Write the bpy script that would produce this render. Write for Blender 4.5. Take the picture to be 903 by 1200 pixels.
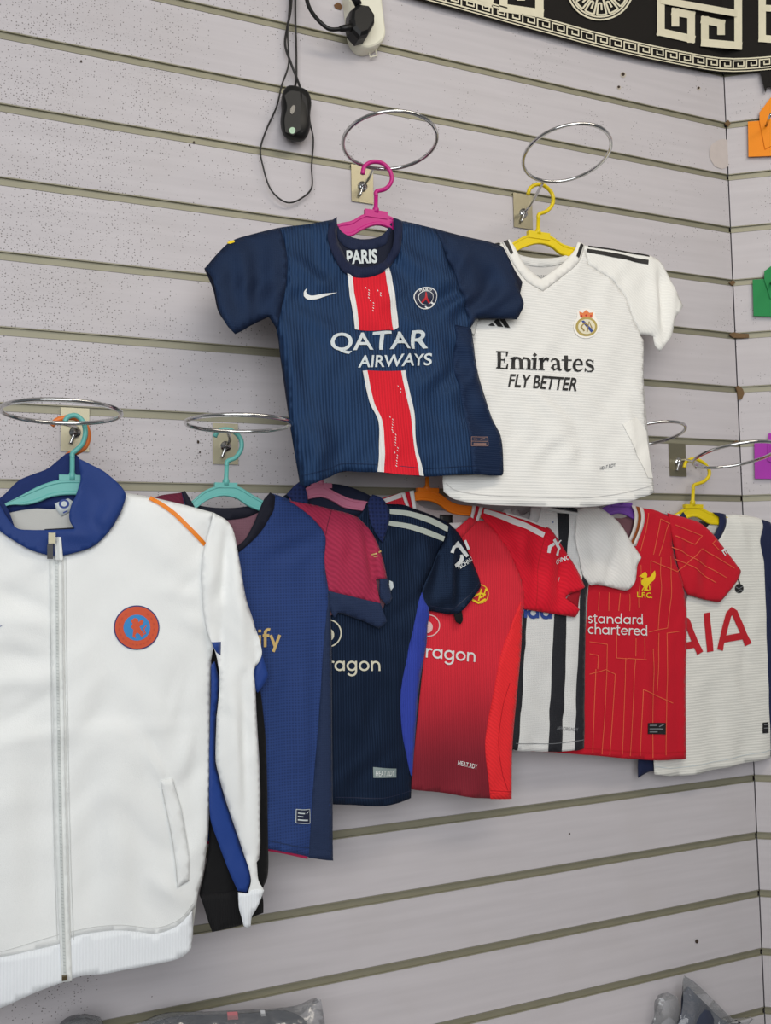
import bpy, bmesh, math, random
import numpy as np
from mathutils import Vector, Matrix
from mathutils.geometry import delaunay_2d_cdt

for o in list(bpy.data.objects):
    bpy.data.objects.remove(o)
scene = bpy.context.scene
COL = scene.collection
R = math.radians

# ------------------------------------------------------------------ camera
W, H = 903, 1200
FPX = 1043.7
YAW, PITCH, ROLL = R(22.52), R(3.79), R(-0.97)
CAM_D, CAM_Z = 1.244, 1.5
_f = np.array([math.sin(YAW) * math.cos(PITCH), math.cos(YAW) * math.cos(PITCH), math.sin(PITCH)])
_r0 = np.array([math.cos(YAW), -math.sin(YAW), 0.0])
_u0 = np.cross(_r0, _f)
RT = math.cos(ROLL) * _r0 + math.sin(ROLL) * _u0
UP = -math.sin(ROLL) * _r0 + math.cos(ROLL) * _u0
EYE = np.array([0.0, -CAM_D, CAM_Z])
cam_data = bpy.data.cameras.new('camera')
cam_data.sensor_fit = 'HORIZONTAL'
cam_data.sensor_width = 36.0
cam_data.lens = 36.0 * FPX / W
cam_data.clip_start = 0.02
cam = bpy.data.objects.new('camera', cam_data)
COL.objects.link(cam)
m = Matrix(((RT[0], UP[0], -_f[0], EYE[0]), (RT[1], UP[1], -_f[1], EYE[1]), (RT[2], UP[2], -_f[2], EYE[2]), (0, 0, 0, 1)))
cam.matrix_world = m
scene.camera = cam

# ------------------------------------------------------------------ light
world = bpy.data.worlds.new('world')
scene.world = world
world.use_nodes = True
wb = world.node_tree.nodes['Background']
wb.inputs[0].default_value = (0.86, 0.93, 1.0, 1)
wb.inputs[1].default_value = 0.17


def area(name, loc, target, sx, sy, power, col):
    d = bpy.data.lights.new(name, 'AREA')
    d.shape = 'RECTANGLE'; d.size = sx; d.size_y = sy; d.energy = power; d.color = col
    o = bpy.data.objects.new(name, d); COL.objects.link(o)
    o.location = loc
    o.rotation_euler = (Vector(target) - Vector(loc)).to_track_quat('-Z', 'Y').to_euler()
    return o


area('shopfront_daylight', (-0.35, -2.45, 2.05), (0.75, 0.0, 1.3), 2.3, 1.7, 44, (0.97, 0.985, 1.0))
area('ceiling_lamp_light', (0.9, -1.2, 2.78), (0.8, -0.4, 0.0), 1.3, 0.3, 10, (1.0, 0.91, 0.78))

scene.view_settings.view_transform = 'Standard'
scene.view_settings.look = 'None'
scene.view_settings.gamma = 1.0
scene.view_settings.use_curve_mapping = False
scene.view_settings.exposure = 0.0


# ------------------------------------------------------------------ helpers: geometry from the fitted camera
def ray(x, y):
    x = np.atleast_1d(np.asarray(x, float)); y = np.atleast_1d(np.asarray(y, float))
    return _f[None] + ((x - W / 2) / FPX)[:, None] * RT - ((y - H / 2) / FPX)[:, None] * UP


def P(x, y, off):
    """picture position -> (X, Z) on the plane parallel to the wall, off metres in front of it"""
    d = ray(x, y)
    if isinstance(off, tuple):          # a plane leaning out towards its lower end: (off at z0, z0, lean)
        o0, z0, k = off
        t = (CAM_D - o0 + k * (EYE[2] - z0)) / (d[:, 1] - k * d[:, 2])
    else:
        t = (CAM_D - off) / d[:, 1]
    return np.stack([d[:, 0] * t, EYE[2] + d[:, 2] * t], -1)


def dist(off, Z):
    """distance from the wall of the plane `off` at height Z"""
    return off[0] + off[2] * (off[1] - Z) if isinstance(off, tuple) else off + 0 * Z


def P1(x, y, off):
    q = P(x, y, off)[0]
    return Vector((q[0], -dist(off, q[1]), q[1]))


def lin(c):
    return tuple(((v / 255) / 12.92 if v / 255 <= 0.04045 else ((v / 255 + 0.055) / 1.055) ** 2.4) for v in c)


# ------------------------------------------------------------------ helpers: materials
MATS = {}


def base_mat(name):
    mt = bpy.data.materials.new(name); mt.use_nodes = True
    return mt, mt.node_tree, mt.node_tree.nodes['Principled BSDF']


def plain(name, c, rough=0.5, metal=0.0, spec=0.5, bump=0.0, bscale=80, **kw):
    if name in MATS: return MATS[name]
    mt, nt, b = base_mat(name)
    b.inputs['Roughness'].default_value = rough
    b.inputs['Metallic'].default_value = metal
    b.inputs['Specular IOR Level'].default_value = spec
    tc = nt.nodes.new('ShaderNodeTexCoord')
    nz = nt.nodes.new('ShaderNodeTexNoise'); nz.inputs['Scale'].default_value = bscale
    nt.links.new(tc.outputs['Object'], nz.inputs['Vector'])
    mx = nt.nodes.new('ShaderNodeMix'); mx.data_type = 'RGBA'
    c1 = lin(c)
    mx.inputs[6].default_value = (*[v * 0.93 for v in c1], 1)
    mx.inputs[7].default_value = (*[min(1, v * 1.07) for v in c1], 1)
    nt.links.new(nz.outputs['Fac'], mx.inputs[0])
    nt.links.new(mx.outputs[2], b.inputs['Base Color'])
    if bump:
        bp = nt.nodes.new('ShaderNodeBump'); bp.inputs['Strength'].default_value = bump
        bp.inputs['Distance'].default_value = 0.001
        nt.links.new(nz.outputs['Fac'], bp.inputs['Height'])
        nt.links.new(bp.outputs[0], b.inputs['Normal'])
    for k, v in kw.items():
        b.inputs[k.replace('_', ' ')].default_value = v
    MATS[name] = mt
    return mt


def fabric(name, c, pat='plain', period=0.0035, depth=0.25, bump=0.35, rough=0.78, grad=None, mottled=0.06, sheen=0.08, spec=0.25, tint=None):
    """knitted sport cloth: ribs / grid as colour and fine relief in the cloth's own object space"""
    if name in MATS: return MATS[name]
    mt, nt, b = base_mat(name)
    N, L = nt.nodes.new, nt.links.new
    b.inputs['Roughness'].default_value = rough
    b.inputs['Specular IOR Level'].default_value = spec
    b.inputs['Sheen Weight'].default_value = sheen
    b.inputs['Sheen Roughness'].default_value = 0.4
    if tint: b.inputs['Specular Tint'].default_value = (*tint, 1)
    tc = N('ShaderNodeTexCoord')

    def wave(axis, per):
        w = N('ShaderNodeTexWave'); w.wave_type = 'BANDS'; w.bands_direction = axis
        w.inputs['Scale'].default_value = 2 * math.pi / (20 * per)
        w.inputs['Distortion'].default_value = 0.6
        w.inputs['Detail'].default_value = 1.0
        w.inputs['Detail Scale'].default_value = 0.4
        L(tc.outputs['Object'], w.inputs['Vector'])
        return w.outputs['Fac']

    def math_(op, a, bb):
        n = N('ShaderNodeMath'); n.operation = op
        for i, v in enumerate((a, bb)):
            if isinstance(v, (int, float)): n.inputs[i].default_value = v
            else: L(v, n.inputs[i])
        return n.outputs[0]
    if pat == 'rib': fac = wave('X', period)
    elif pat == 'hrib': fac = wave('Z', period)
    elif pat == 'diag': fac = wave('DIAGONAL', period)
    elif pat == 'grid': fac = math_('MULTIPLY', wave('X', period), wave('Z', period))
    else:
        nz = N('ShaderNodeTexNoise'); nz.inputs['Scale'].default_value = 900
        L(tc.outputs['Object'], nz.inputs['Vector']); fac = nz.outputs['Fac']
    c1 = lin(c)
    base = N('ShaderNodeMix'); base.data_type = 'RGBA'
    base.inputs[6].default_value = (*c1, 1); base.inputs[7].default_value = (*c1, 1)
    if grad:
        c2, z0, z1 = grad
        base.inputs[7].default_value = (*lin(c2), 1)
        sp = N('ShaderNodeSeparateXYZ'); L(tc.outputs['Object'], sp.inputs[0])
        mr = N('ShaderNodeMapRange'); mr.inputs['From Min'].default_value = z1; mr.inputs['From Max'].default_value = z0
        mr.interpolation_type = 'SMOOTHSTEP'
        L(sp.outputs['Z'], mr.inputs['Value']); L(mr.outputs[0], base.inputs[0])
    nz2 = N('ShaderNodeTexNoise'); nz2.inputs['Scale'].default_value = 22; nz2.inputs['Detail'].default_value = 5
    L(tc.outputs['Object'], nz2.inputs['Vector'])
    v = math_('MULTIPLY', fac, depth)
    v = math_('SUBTRACT', 1.0 + depth * 0.4, v)
    v2 = math_('MULTIPLY', nz2.outputs['Fac'], mottled * 2)
    v2 = math_('SUBTRACT', 1.0 + mottled, v2)
    vv = math_('MULTIPLY', v, v2)
    mul = N('ShaderNodeMix'); mul.data_type = 'RGBA'; mul.blend_type = 'MULTIPLY'; mul.inputs[0].default_value = 1
    L(base.outputs[2], mul.inputs[6]); L(vv, mul.inputs[7])
    L(mul.outputs[2], b.inputs['Base Color'])
    bp = N('ShaderNodeBump'); bp.inputs['Strength'].default_value = bump; bp.inputs['Distance'].default_value = 0.0007
    bp.invert = True
    L(fac, bp.inputs['Height']); L(bp.outputs[0], b.inputs['Normal'])
    MATS[name] = mt
    return mt


CHROME = plain('chrome', (205, 205, 205), 0.16, 1.0, bscale=30)
ZINC = plain('zinc_plate', (150, 144, 122), 0.38, 0.75, bump=0.2, bscale=60)
PRINT_WHITE = plain('print_white', (226, 228, 226), 0.55)
PRINT_CREAM = plain('print_cream', (226, 219, 192), 0.7)
PRINT_BLACK = plain('print_black', (20, 20, 22), 0.55)
PRINT_RED = plain('print_red', (190, 22, 36), 0.6)
PRINT_GOLD = plain('print_gold', (205, 175, 110), 0.45)
PRINT_YELLOW = plain('print_yellow', (238, 205, 30), 0.5)
PRINT_BLUE = plain('print_blue', (40, 66, 140), 0.6)
PRINT_ORANGE = plain('print_orange', (208, 80, 40), 0.6)
PRINT_NAVY = plain('print_navy', (22, 30, 58), 0.6)
PRINT_GREY = plain('print_grey', (120, 122, 126), 0.5)
PRINT_SILVER = plain('print_silver', (204, 212, 214), 0.5)


# ------------------------------------------------------------------ helpers: objects
def thing(name, label, cat, loc, group=None):
    o = bpy.data.objects.new(name, None); COL.objects.link(o)
    o.empty_display_size = 0.05
    o.location = loc; o['label'] = label; o['category'] = cat
    if group: o['group'] = group
    return o


def root_loc(p):
    v = Vector((0, 0, 0))
    while p is not None:
        v = v + p.location; p = p.parent
    return v


def link(name, me, mat, parent=None, smooth=False, label=None, loc=None):
    o = bpy.data.objects.new(name, me); COL.objects.link(o)
    if mat is not None and not me.materials: me.materials.append(mat)
    if parent is not None: o.parent = parent
    if loc is not None: o.location = loc
    if smooth:
        for p in me.polygons: p.use_smooth = True
    if label: o['label'] = label
    return o


def from_verts(name, V, F, mat, parent=None, smooth=False, label=None):
    off = root_loc(parent) if parent is not None else Vector((0, 0, 0))
    me = bpy.data.meshes.new(name)
    me.from_pydata([tuple(Vector(v) - off) for v in V], [], F)
    me.update()
    return link(name, me, mat, parent, smooth, label)


def from_bm(name, bm, mat, parent=None, smooth=False, label=None, bevel=0.0):
    if bevel:
        bmesh.ops.bevel(bm, geom=[e for e in bm.edges if len(e.link_faces) == 2 and e.calc_face_angle(0) > 0.6], offset=bevel, segments=2, profile=0.6, affect='EDGES')
    bmesh.ops.recalc_face_normals(bm, faces=bm.faces)
    off = root_loc(parent) if parent is not None else Vector((0, 0, 0))
    bmesh.ops.translate(bm, verts=bm.verts, vec=-off)
    me = bpy.data.meshes.new(name); bm.to_mesh(me); bm.free()
    return link(name, me, mat, parent, smooth, label)


def box_bm(bm, x0, x1, y0, y1, z0, z1):
    vs = [bm.verts.new(p) for p in ((x0, y0, z0), (x1, y0, z0), (x1, y1, z0), (x0, y1, z0), (x0, y0, z1), (x1, y0, z1), (x1, y1, z1), (x0, y1, z1))]
    for f in ((0, 3, 2, 1), (4, 5, 6, 7), (0, 1, 5, 4), (1, 2, 6, 5), (2, 3, 7, 6), (3, 0, 4, 7)):
        bm.faces.new([vs[i] for i in f])
    return vs


def crom(pts, n=8, closed=False):
    pts = [Vector(p) for p in pts]; out = []; N = len(pts)
    for i in range(N if closed else N - 1):
        if closed: a, b, c, d = pts[(i - 1) % N], pts[i], pts[(i + 1) % N], pts[(i + 2) % N]
        else: a, b, c, d = pts[max(i - 1, 0)], pts[i], pts[i + 1], pts[min(i + 2, N - 1)]
        for k in range(n):
            t = k / n
            out.append(0.5 * ((2 * b) + (c - a) * t + (2 * a - 5 * b + 4 * c - d) * t * t + (3 * b - a - 3 * c + d) * t ** 3))
    if not closed: out.append(pts[-1])
    return out


def tube_bm(bm, pts, rad, seg=8, closed=False, flat=None):
    """sweep a round section along pts; rad a number or a list"""
    pts = [Vector(p) for p in pts]; n = len(pts); rings = []
    prev = None
    for i, p in enumerate(pts):
        if closed: t = pts[(i + 1) % n] - pts[(i - 1) % n]
        else: t = pts[min(i + 1, n - 1)] - pts[max(i - 1, 0)]
        t.normalize()
        if prev is None:
            a = Vector((0, 1, 0)) if abs(t.y) < 0.9 else Vector((1, 0, 0))
        else: a = prev
        a = (a - t * a.dot(t)).normalized(); prev = a
        b = t.cross(a)
        r = rad[i] if hasattr(rad, '__len__') else rad
        rings.append([bm.verts.new(p + (a * math.cos(q) + b * math.sin(q)) * r) for q in [2 * math.pi * k / seg for k in range(seg)]])
    for i in range(n if closed else n - 1):
        A, B = rings[i], rings[(i + 1) % n]
        for k in range(seg):
            bm.faces.new((A[k], A[(k + 1) % seg], B[(k + 1) % seg], B[k]))
    if not closed:
        bm.faces.new(rings[0][::-1]); bm.faces.new(rings[-1])


def smooth_poly(pts, res_px=3.0, closed=True, corner=42):
    """round the gentle turns of a traced outline, keep its corners"""
    pts = [np.array(p, float) for p in pts]; N = len(pts); out = []
    def iscorner(i):
        if not closed and (i == 0 or i == N - 1): return True
        a = pts[i] - pts[i - 1]; b = pts[(i + 1) % N] - pts[i]
        na, nb = np.linalg.norm(a), np.linalg.norm(b)
        if na < 1e-9 or nb < 1e-9: return True
        return math.degrees(math.acos(max(-1, min(1, a @ b / na / nb)))) > corner
    C = [iscorner(i) for i in range(N)]
    for i in range(N if closed else N - 1):
        j = (i + 1) % N
        p, q = pts[i], pts[j]
        d = np.linalg.norm(q - p)
        if d < 1e-9: continue
        m0 = (q - p) if C[i] else (q - pts[i - 1]) / (d + np.linalg.norm(p - pts[i - 1])) * d
        m1 = (q - p) if C[j] else (pts[(j + 1) % N] - p) / (d + np.linalg.norm(pts[(j + 1) % N] - q)) * d
        n = max(1, int(math.ceil(d / res_px)))
        for k in range(n):
            t = k / n
            out.append((2 * t ** 3 - 3 * t * t + 1) * p + (t ** 3 - 2 * t * t + t) * m0 + (-2 * t ** 3 + 3 * t * t) * q + (t ** 3 - t * t) * m1)
    if not closed: out.append(pts[-1])
    return np.array(out)


def inside(poly, pts):
    x, y = pts[:, 0], pts[:, 1]; r = np.zeros(len(pts), bool)
    a = poly; b = np.roll(poly, -1, 0)
    for (x0, y0), (x1, y1) in zip(a, b):
        c = ((y0 > y) != (y1 > y))
        if y1 != y0:
            r ^= c & (x < (x1 - x0) * (y - y0) / (y1 - y0) + x0)
    return r


def seg_dist(pts, segs):
    d = np.full(len(pts), 9.0)
    for a, b in segs:
        ab = b - a; L2 = ab @ ab
        if L2 < 1e-14: continue
        t = np.clip(((pts - a) @ ab) / L2, 0, 1)
        d = np.minimum(d, np.linalg.norm(pts - (a + t[:, None] * ab), axis=1))
    return d


class Field:
    """the relief of one hanging garment: rounded towards its closed outline, with folds and soft waves"""

    def __init__(s, off, closed, T=0.006, RR=0.03, folds=(), noise=0.0012, seed=1, hem=None, gain=1.9):
        s.off, s.T, s.RR, s.gain = off, T, RR, gain
        s.segs = []
        for line in closed:
            q = smooth_poly(line, 6, False)
            w = P(q[:, 0], q[:, 1], off)
            s.segs += [(w[i], w[i + 1]) for i in range(len(w) - 1)]
        s.folds = []
        for (x0, y0, x1, y1, wd, amp) in folds:
            a, b = P([x0, x1], [y0, y1], off)
            s.folds.append((a, b, wd / 800.0, amp))
        rng = random.Random(seed)
        s.waves = []
        for i in range(7):
            wl = rng.uniform(0.045, 0.13); ang = rng.gauss(0, 0.55)
            s.waves.append((2 * math.pi / wl * math.cos(ang), 2 * math.pi / wl * math.sin(ang), rng.uniform(0, 6.28), noise * rng.uniform(0.3, 0.8)))
        s.warp = [(rng.uniform(20, 60), rng.uniform(20, 60), rng.uniform(0, 6.28), rng.uniform(0, 6.28)) for i in range(3)]
        for i in range(4):
            wl = rng.uniform(0.022, 0.045); ang = rng.gauss(0, 0.9)
            s.waves.append((2 * math.pi / wl * math.cos(ang), 2 * math.pi / wl * math.sin(ang), rng.uniform(0, 6.28), noise * 0.11))
        s.hem = None
        if hem is not None:
            zz = P1(hem[0], hem[1], off).z
            s.hem = (zz, hem[2], hem[3])

    def w(s, pts, side=1):
        d = seg_dist(pts, s.segs) if s.segs else np.full(len(pts), 1.0)
        q = 1 - np.clip(d / s.RR, 0, 1)
        prof = np.sqrt(np.maximum(0, 1 - q * q))
        if side < 0:
            return -s.T - 0.6 * s.T * prof
        v = s.T * (prof - 1)
        e = np.zeros(len(pts))
        wx, wz = pts[:, 0].copy(), pts[:, 1].copy()
        for a_, b_, c_, d_ in s.warp:
            wx += 0.010 * np.sin(a_ * pts[:, 1] + c_); wz += 0.012 * np.sin(b_ * pts[:, 0] + d_)
        mod = 0.6 + 0.4 * np.sin(9 * wx + 13 * wz + s.waves[0][2])
        for kx, kz, ph, am in s.waves:
            e += mod * am * np.sin(kx * wx + kz * wz + ph)
        for a, b, wd, am in s.folds:
            ab = b - a; L2 = ab @ ab
            t = ((pts - a) @ ab) / L2
            tc = np.clip(t, 0, 1)
            dd = np.linalg.norm(pts - (a + tc[:, None] * ab), axis=1)
            e += s.gain * am * np.exp(-(dd / wd) ** 2) * (0.35 + 0.65 * np.sin(np.pi * np.clip(tc, 0.0, 1)))
        if s.hem:
            z0, wl, am = s.hem
            k = np.clip(1 - (pts[:, 1] - z0) / 0.16, 0, 1) ** 2
            e += am * k * np.sin(pts[:, 0] * 2 * math.pi / wl)
        return v + e * (0.15 + 0.85 * prof)


def tri_panel(poly_w, res):
    """triangles of a closed outline (X, Z) with an even grid of inner points"""
    lo, hi = poly_w.min(0), poly_w.max(0)
    pts = [tuple(p) for p in poly_w]
    n0 = len(pts)
    if res:
        gx = np.arange(lo[0] + res / 2, hi[0], res); gz = np.arange(lo[1] + res / 2, hi[1], res)
        if len(gx) and len(gz):
            g = np.stack(np.meshgrid(gx, gz), -1).reshape(-1, 2)
            g[:, 0] += (np.round((g[:, 1] - lo[1]) / res) % 2) * res * 0.5
            g = g[inside(poly_w, g)]
            if len(g):
                cl = np.roll(poly_w, -1, 0)
                dd = seg_dist(g, list(zip(poly_w, cl)))
                g = g[dd > res * 0.45]
                pts += [tuple(p) for p in g]
    edges = [(i, (i + 1) % n0) for i in range(n0)]
    v, e, f, *_ = delaunay_2d_cdt([Vector(p) for p in pts], edges, [], 1, 1e-7)
    return np.array([(p.x, p.y) for p in v]), [list(t) for t in f]


def panel(name, parent, polys, field, mat, eps=0.0, res=0.007, side=1, thick=0.0011, smooth=True, label=None, multi=False, res_px=3.0, corner=42, smoothed=True):
    """a piece of cloth (or of print) that lies on the relief of its garment"""
    if not multi: polys = [polys]
    V, F = [], []
    for poly in polys:
        q = smooth_poly(poly, res_px, True, corner if smoothed else -1)
        pw = P(q[:, 0], q[:, 1], field.off)
        v2, f2 = tri_panel(pw, res)
        if not len(f2): continue
        ww = field.w(v2, side) + eps
        b0 = len(V)
        V += [Vector((a[0], -(b_ + h), a[1])) for a, h, b_ in zip(v2, ww, dist(field.off, v2[:, 1]))]
        F += [[i + b0 for i in t] for t in f2]
    o = from_verts(name, V, F, mat, parent, smooth, label)
    if thick:
        md = o.modifiers.new('cloth_thickness', 'SOLIDIFY'); md.thickness = thick; md.offset = -1
    return o


def decal(name, parent, polys, field, mat, eps=0.0008, multi=False, label=None, res=0.006, smoothed=True, corner=42, res_px=1.6):
    return panel(name, parent, polys, field, mat, eps, res, 1, 0, True, label, multi, res_px, corner, smoothed)


def ribbon(pts, w, closed=False):
    """outline of a flat band along pts"""
    p = [np.array(a, float) for a in pts]; n = len(p); L, Rr = [], []
    for i in range(n):
        a = p[i] - p[i - 1] if i > 0 else p[1] - p[0]
        b = p[i + 1] - p[i] if i < n - 1 else p[i] - p[i - 1]
        a = a / (np.linalg.norm(a) + 1e-12); b = b / (np.linalg.norm(b) + 1e-12)
        t = a + b
        if np.linalg.norm(t) < 1e-6: t = a
        t /= np.linalg.norm(t)
        nn = np.array([-t[1], t[0]])
        k = min(1.6, 1 / max(0.3, t @ a))
        ww = w[i] if hasattr(w, '__len__') else w
        L.append(p[i] + nn * ww / 2 * k); Rr.append(p[i] - nn * ww / 2 * k)
    return L + Rr[::-1]


def circ(cx, cy, r, n=28, ry=None, rot=0.0):
    ry = ry or r; out = []
    for k in range(n):
        a = 2 * math.pi * k / n
        x, y = r * math.cos(a), ry * math.sin(a)
        out.append((cx + x * math.cos(rot) - y * math.sin(rot), cy + x * math.sin(rot) + y * math.cos(rot)))
    return out


_TXT = {}


def text_mesh(body, weight, slant):
    key = (body, weight, slant)
    if key in _TXT: return _TXT[key]
    cu = bpy.data.curves.new('tmp_text', 'FONT'); cu.body = body; cu.offset = weight; cu.shear = slant
    cu.resolution_u = 5
    ob = bpy.data.objects.new('tmp_text', cu); COL.objects.link(ob)
    dg = bpy.context.evaluated_depsgraph_get()
    me = bpy.data.meshes.new_from_object(ob.evaluated_get(dg))
    bm = bmesh.new(); bm.from_mesh(me)
    bmesh.ops.remove_doubles(bm, verts=bm.verts, dist=1e-5)
    bmesh.ops.triangulate(bm, faces=bm.faces)
    for it in range(2):
        lg = [e for e in bm.edges if e.calc_length() > 0.22]
        if lg: bmesh.ops.subdivide_edges(bm, edges=lg, cuts=1)
        bmesh.ops.triangulate(bm, faces=bm.faces)
    v = np.array([(a.co.x, a.co.y) for a in bm.verts]); f = [[a.index for a in q.verts] for q in bm.faces]
    bm.verts.index_update(); f = [[a.index for a in q.verts] for q in bm.faces]
    bm.free(); bpy.data.objects.remove(ob); bpy.data.meshes.remove(me); bpy.data.curves.remove(cu)
    _TXT[key] = (v, f)
    return v, f


def lettering(name, parent, body, bl, br, tl, field, mat, weight=0.0, slant=0.0, eps=0.0009, full_height=True, label=None, side=1):
    v, f = text_mesh(body, weight, slant)
    lo, hi = v.min(0), v.max(0)
    if not full_height: lo = np.array([lo[0], 0.0]); hi = np.array([hi[0], 0.73])
    n = (v - lo) / (hi - lo)
    bl, br, tl = (np.array(a, float) for a in (bl, br, tl))
    q = bl + n[:, :1] * (br - bl) + n[:, 1:] * (tl - bl)
    pw = P(q[:, 0], q[:, 1], field.off)
    ww = field.w(pw, side) + eps
    V = [Vector((a[0], -(b_ + h), a[1])) for a, h, b_ in zip(pw, ww, dist(field.off, pw[:, 1]))]
    return from_verts(name, V, f, mat, parent, False, label)


def glyphs(name, parent, polys, bl, br, tl, field, mat, eps=0.0009, label=None):
    """polygons in unit space placed like lettering"""
    bl, br, tl = (np.array(a, float) for a in (bl, br, tl))
    out = []
    for p in polys:
        n = np.array(p, float)
        out.append([tuple(bl + a[0] * (br - bl) + a[1] * (tl - bl)) for a in n])
    return decal(name, parent, out, field, mat, eps, True, label, res=0.004, smoothed=False)


def rect(x0, y0, x1, y1):
    return [(x0, y0), (x1, y0), (x1, y1), (x0, y1)]




def _arc(cx, cy, r, a0, a1, n=12):
    return [(cx + r * math.cos(math.radians(a0 + (a1 - a0) * k / n)), cy + r * math.sin(math.radians(a0 + (a1 - a0) * k / n))) for k in range(n + 1)]


_C = lambda cx: [_arc(cx, 0.25, 0.21, 0, 180), _arc(cx, 0.25, 0.21, 180, 360)]
STROKES = {   # plain geometric lower case, one line weight; x height 0.5
    'a': (_C(0.26) + [[(0.47, 0.5), (0.47, 0)]], 0.60), 'g': (_C(0.26) + [[(0.47, 0.5), (0.47, -0.02)] + _arc(0.26, -0.02, 0.21, -8, -150)], 0.60),
    'o': (_C(0.26), 0.56), 'n': ([[(0.08, 0.5), (0.08, 0)], _arc(0.265, 0.27, 0.185, 180, 0) + [(0.45, 0)]], 0.55),
    'r': ([[(0.08, 0.5), (0.08, 0)], _arc(0.25, 0.29, 0.17, 180, 55)], 0.36), 'd': (_C(0.26) + [[(0.47, 0.76), (0.47, 0)]], 0.60),
    'p': (_C(0.29) + [[(0.08, 0.5), (0.08, -0.22)]], 0.60), 'S': ([_arc(0.25, 0.54, 0.16, 35, 270) + _arc(0.25, 0.19, 0.185, 90, -150)], 0.50),
    's': ([_arc(0.2, 0.37, 0.11, 25, 270) + _arc(0.2, 0.14, 0.12, 90, -155)], 0.40), 't': ([[(0.15, 0.68), (0.15, 0.14)] + _arc(0.27, 0.13, 0.12, 180, 285), [(0.02, 0.5), (0.31, 0.5)]], 0.36),
    'h': ([[(0.08, 0.76), (0.08, 0)], _arc(0.265, 0.27, 0.185, 180, 0) + [(0.45, 0)]], 0.55), 'c': ([_arc(0.26, 0.25, 0.21, 48, 312)], 0.47),
    'e': ([[(0.06, 0.26), (0.46, 0.26)], _arc(0.26, 0.25, 0.21, 2, 318)], 0.53), 'i': ([[(0.09, 0.5), (0.09, 0)], [(0.09, 0.62), (0.09, 0.73)]], 0.20),
    'f': ([[(0.13, 0)] + _arc(0.28, 0.58, 0.15, 180, 65), [(0.02, 0.48), (0.31, 0.48)]], 0.34), 'y': ([[(0.03, 0.5), (0.23, 0.02)], [(0.43, 0.5), (0.15, -0.2)]], 0.47),
    'A': ([[(0.0, 0.0), (0.26, 0.66), (0.33, 0.71), (0.40, 0.66), (0.66, 0.0)], [(0.12, 0.19), (0.54, 0.19)]], 0.78), 'I': ([[(0.09, 0.76), (0.09, 0)]], 0.30),
}


def stroke_text(name, parent, word, bl, br, xh, field, mat, weight=0.085, eps=0.0013):
    """geometric lettering: bl/br ends of the base line, xh = point above bl at x height (0.5)"""
    x, polys = 0.0, []
    for ch in word:
        st, adv = STROKES[ch]
        for s_ in st: polys.append([(x + a, b) for a, b in ribbon(s_, weight)])
        x += adv
    return glyphs(name, parent, [[(a / x, b / 0.5) for a, b in p] for p in polys], bl, br, xh, field, mat, eps)


def frame4(x0, y0, x1, y1, w, dy=0.0):
    """four thin bars round a label"""
    return [ribbon([(x0, y0), (x1, y0 + dy)], w), ribbon([(x0, y1), (x1, y1 + dy)], w), ribbon([(x0, y0), (x0, y1)], w), ribbon([(x1, y0 + dy), (x1, y1 + dy)], w)]
# ================================================================== the place: slatwall, floor, ceiling, counter
CORNER_X, CORNER_A = 1.218, R(35.5)
GZ0 = CAM_Z + 0.8208


def gz(k): return GZ0 - 0.1 * k


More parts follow.
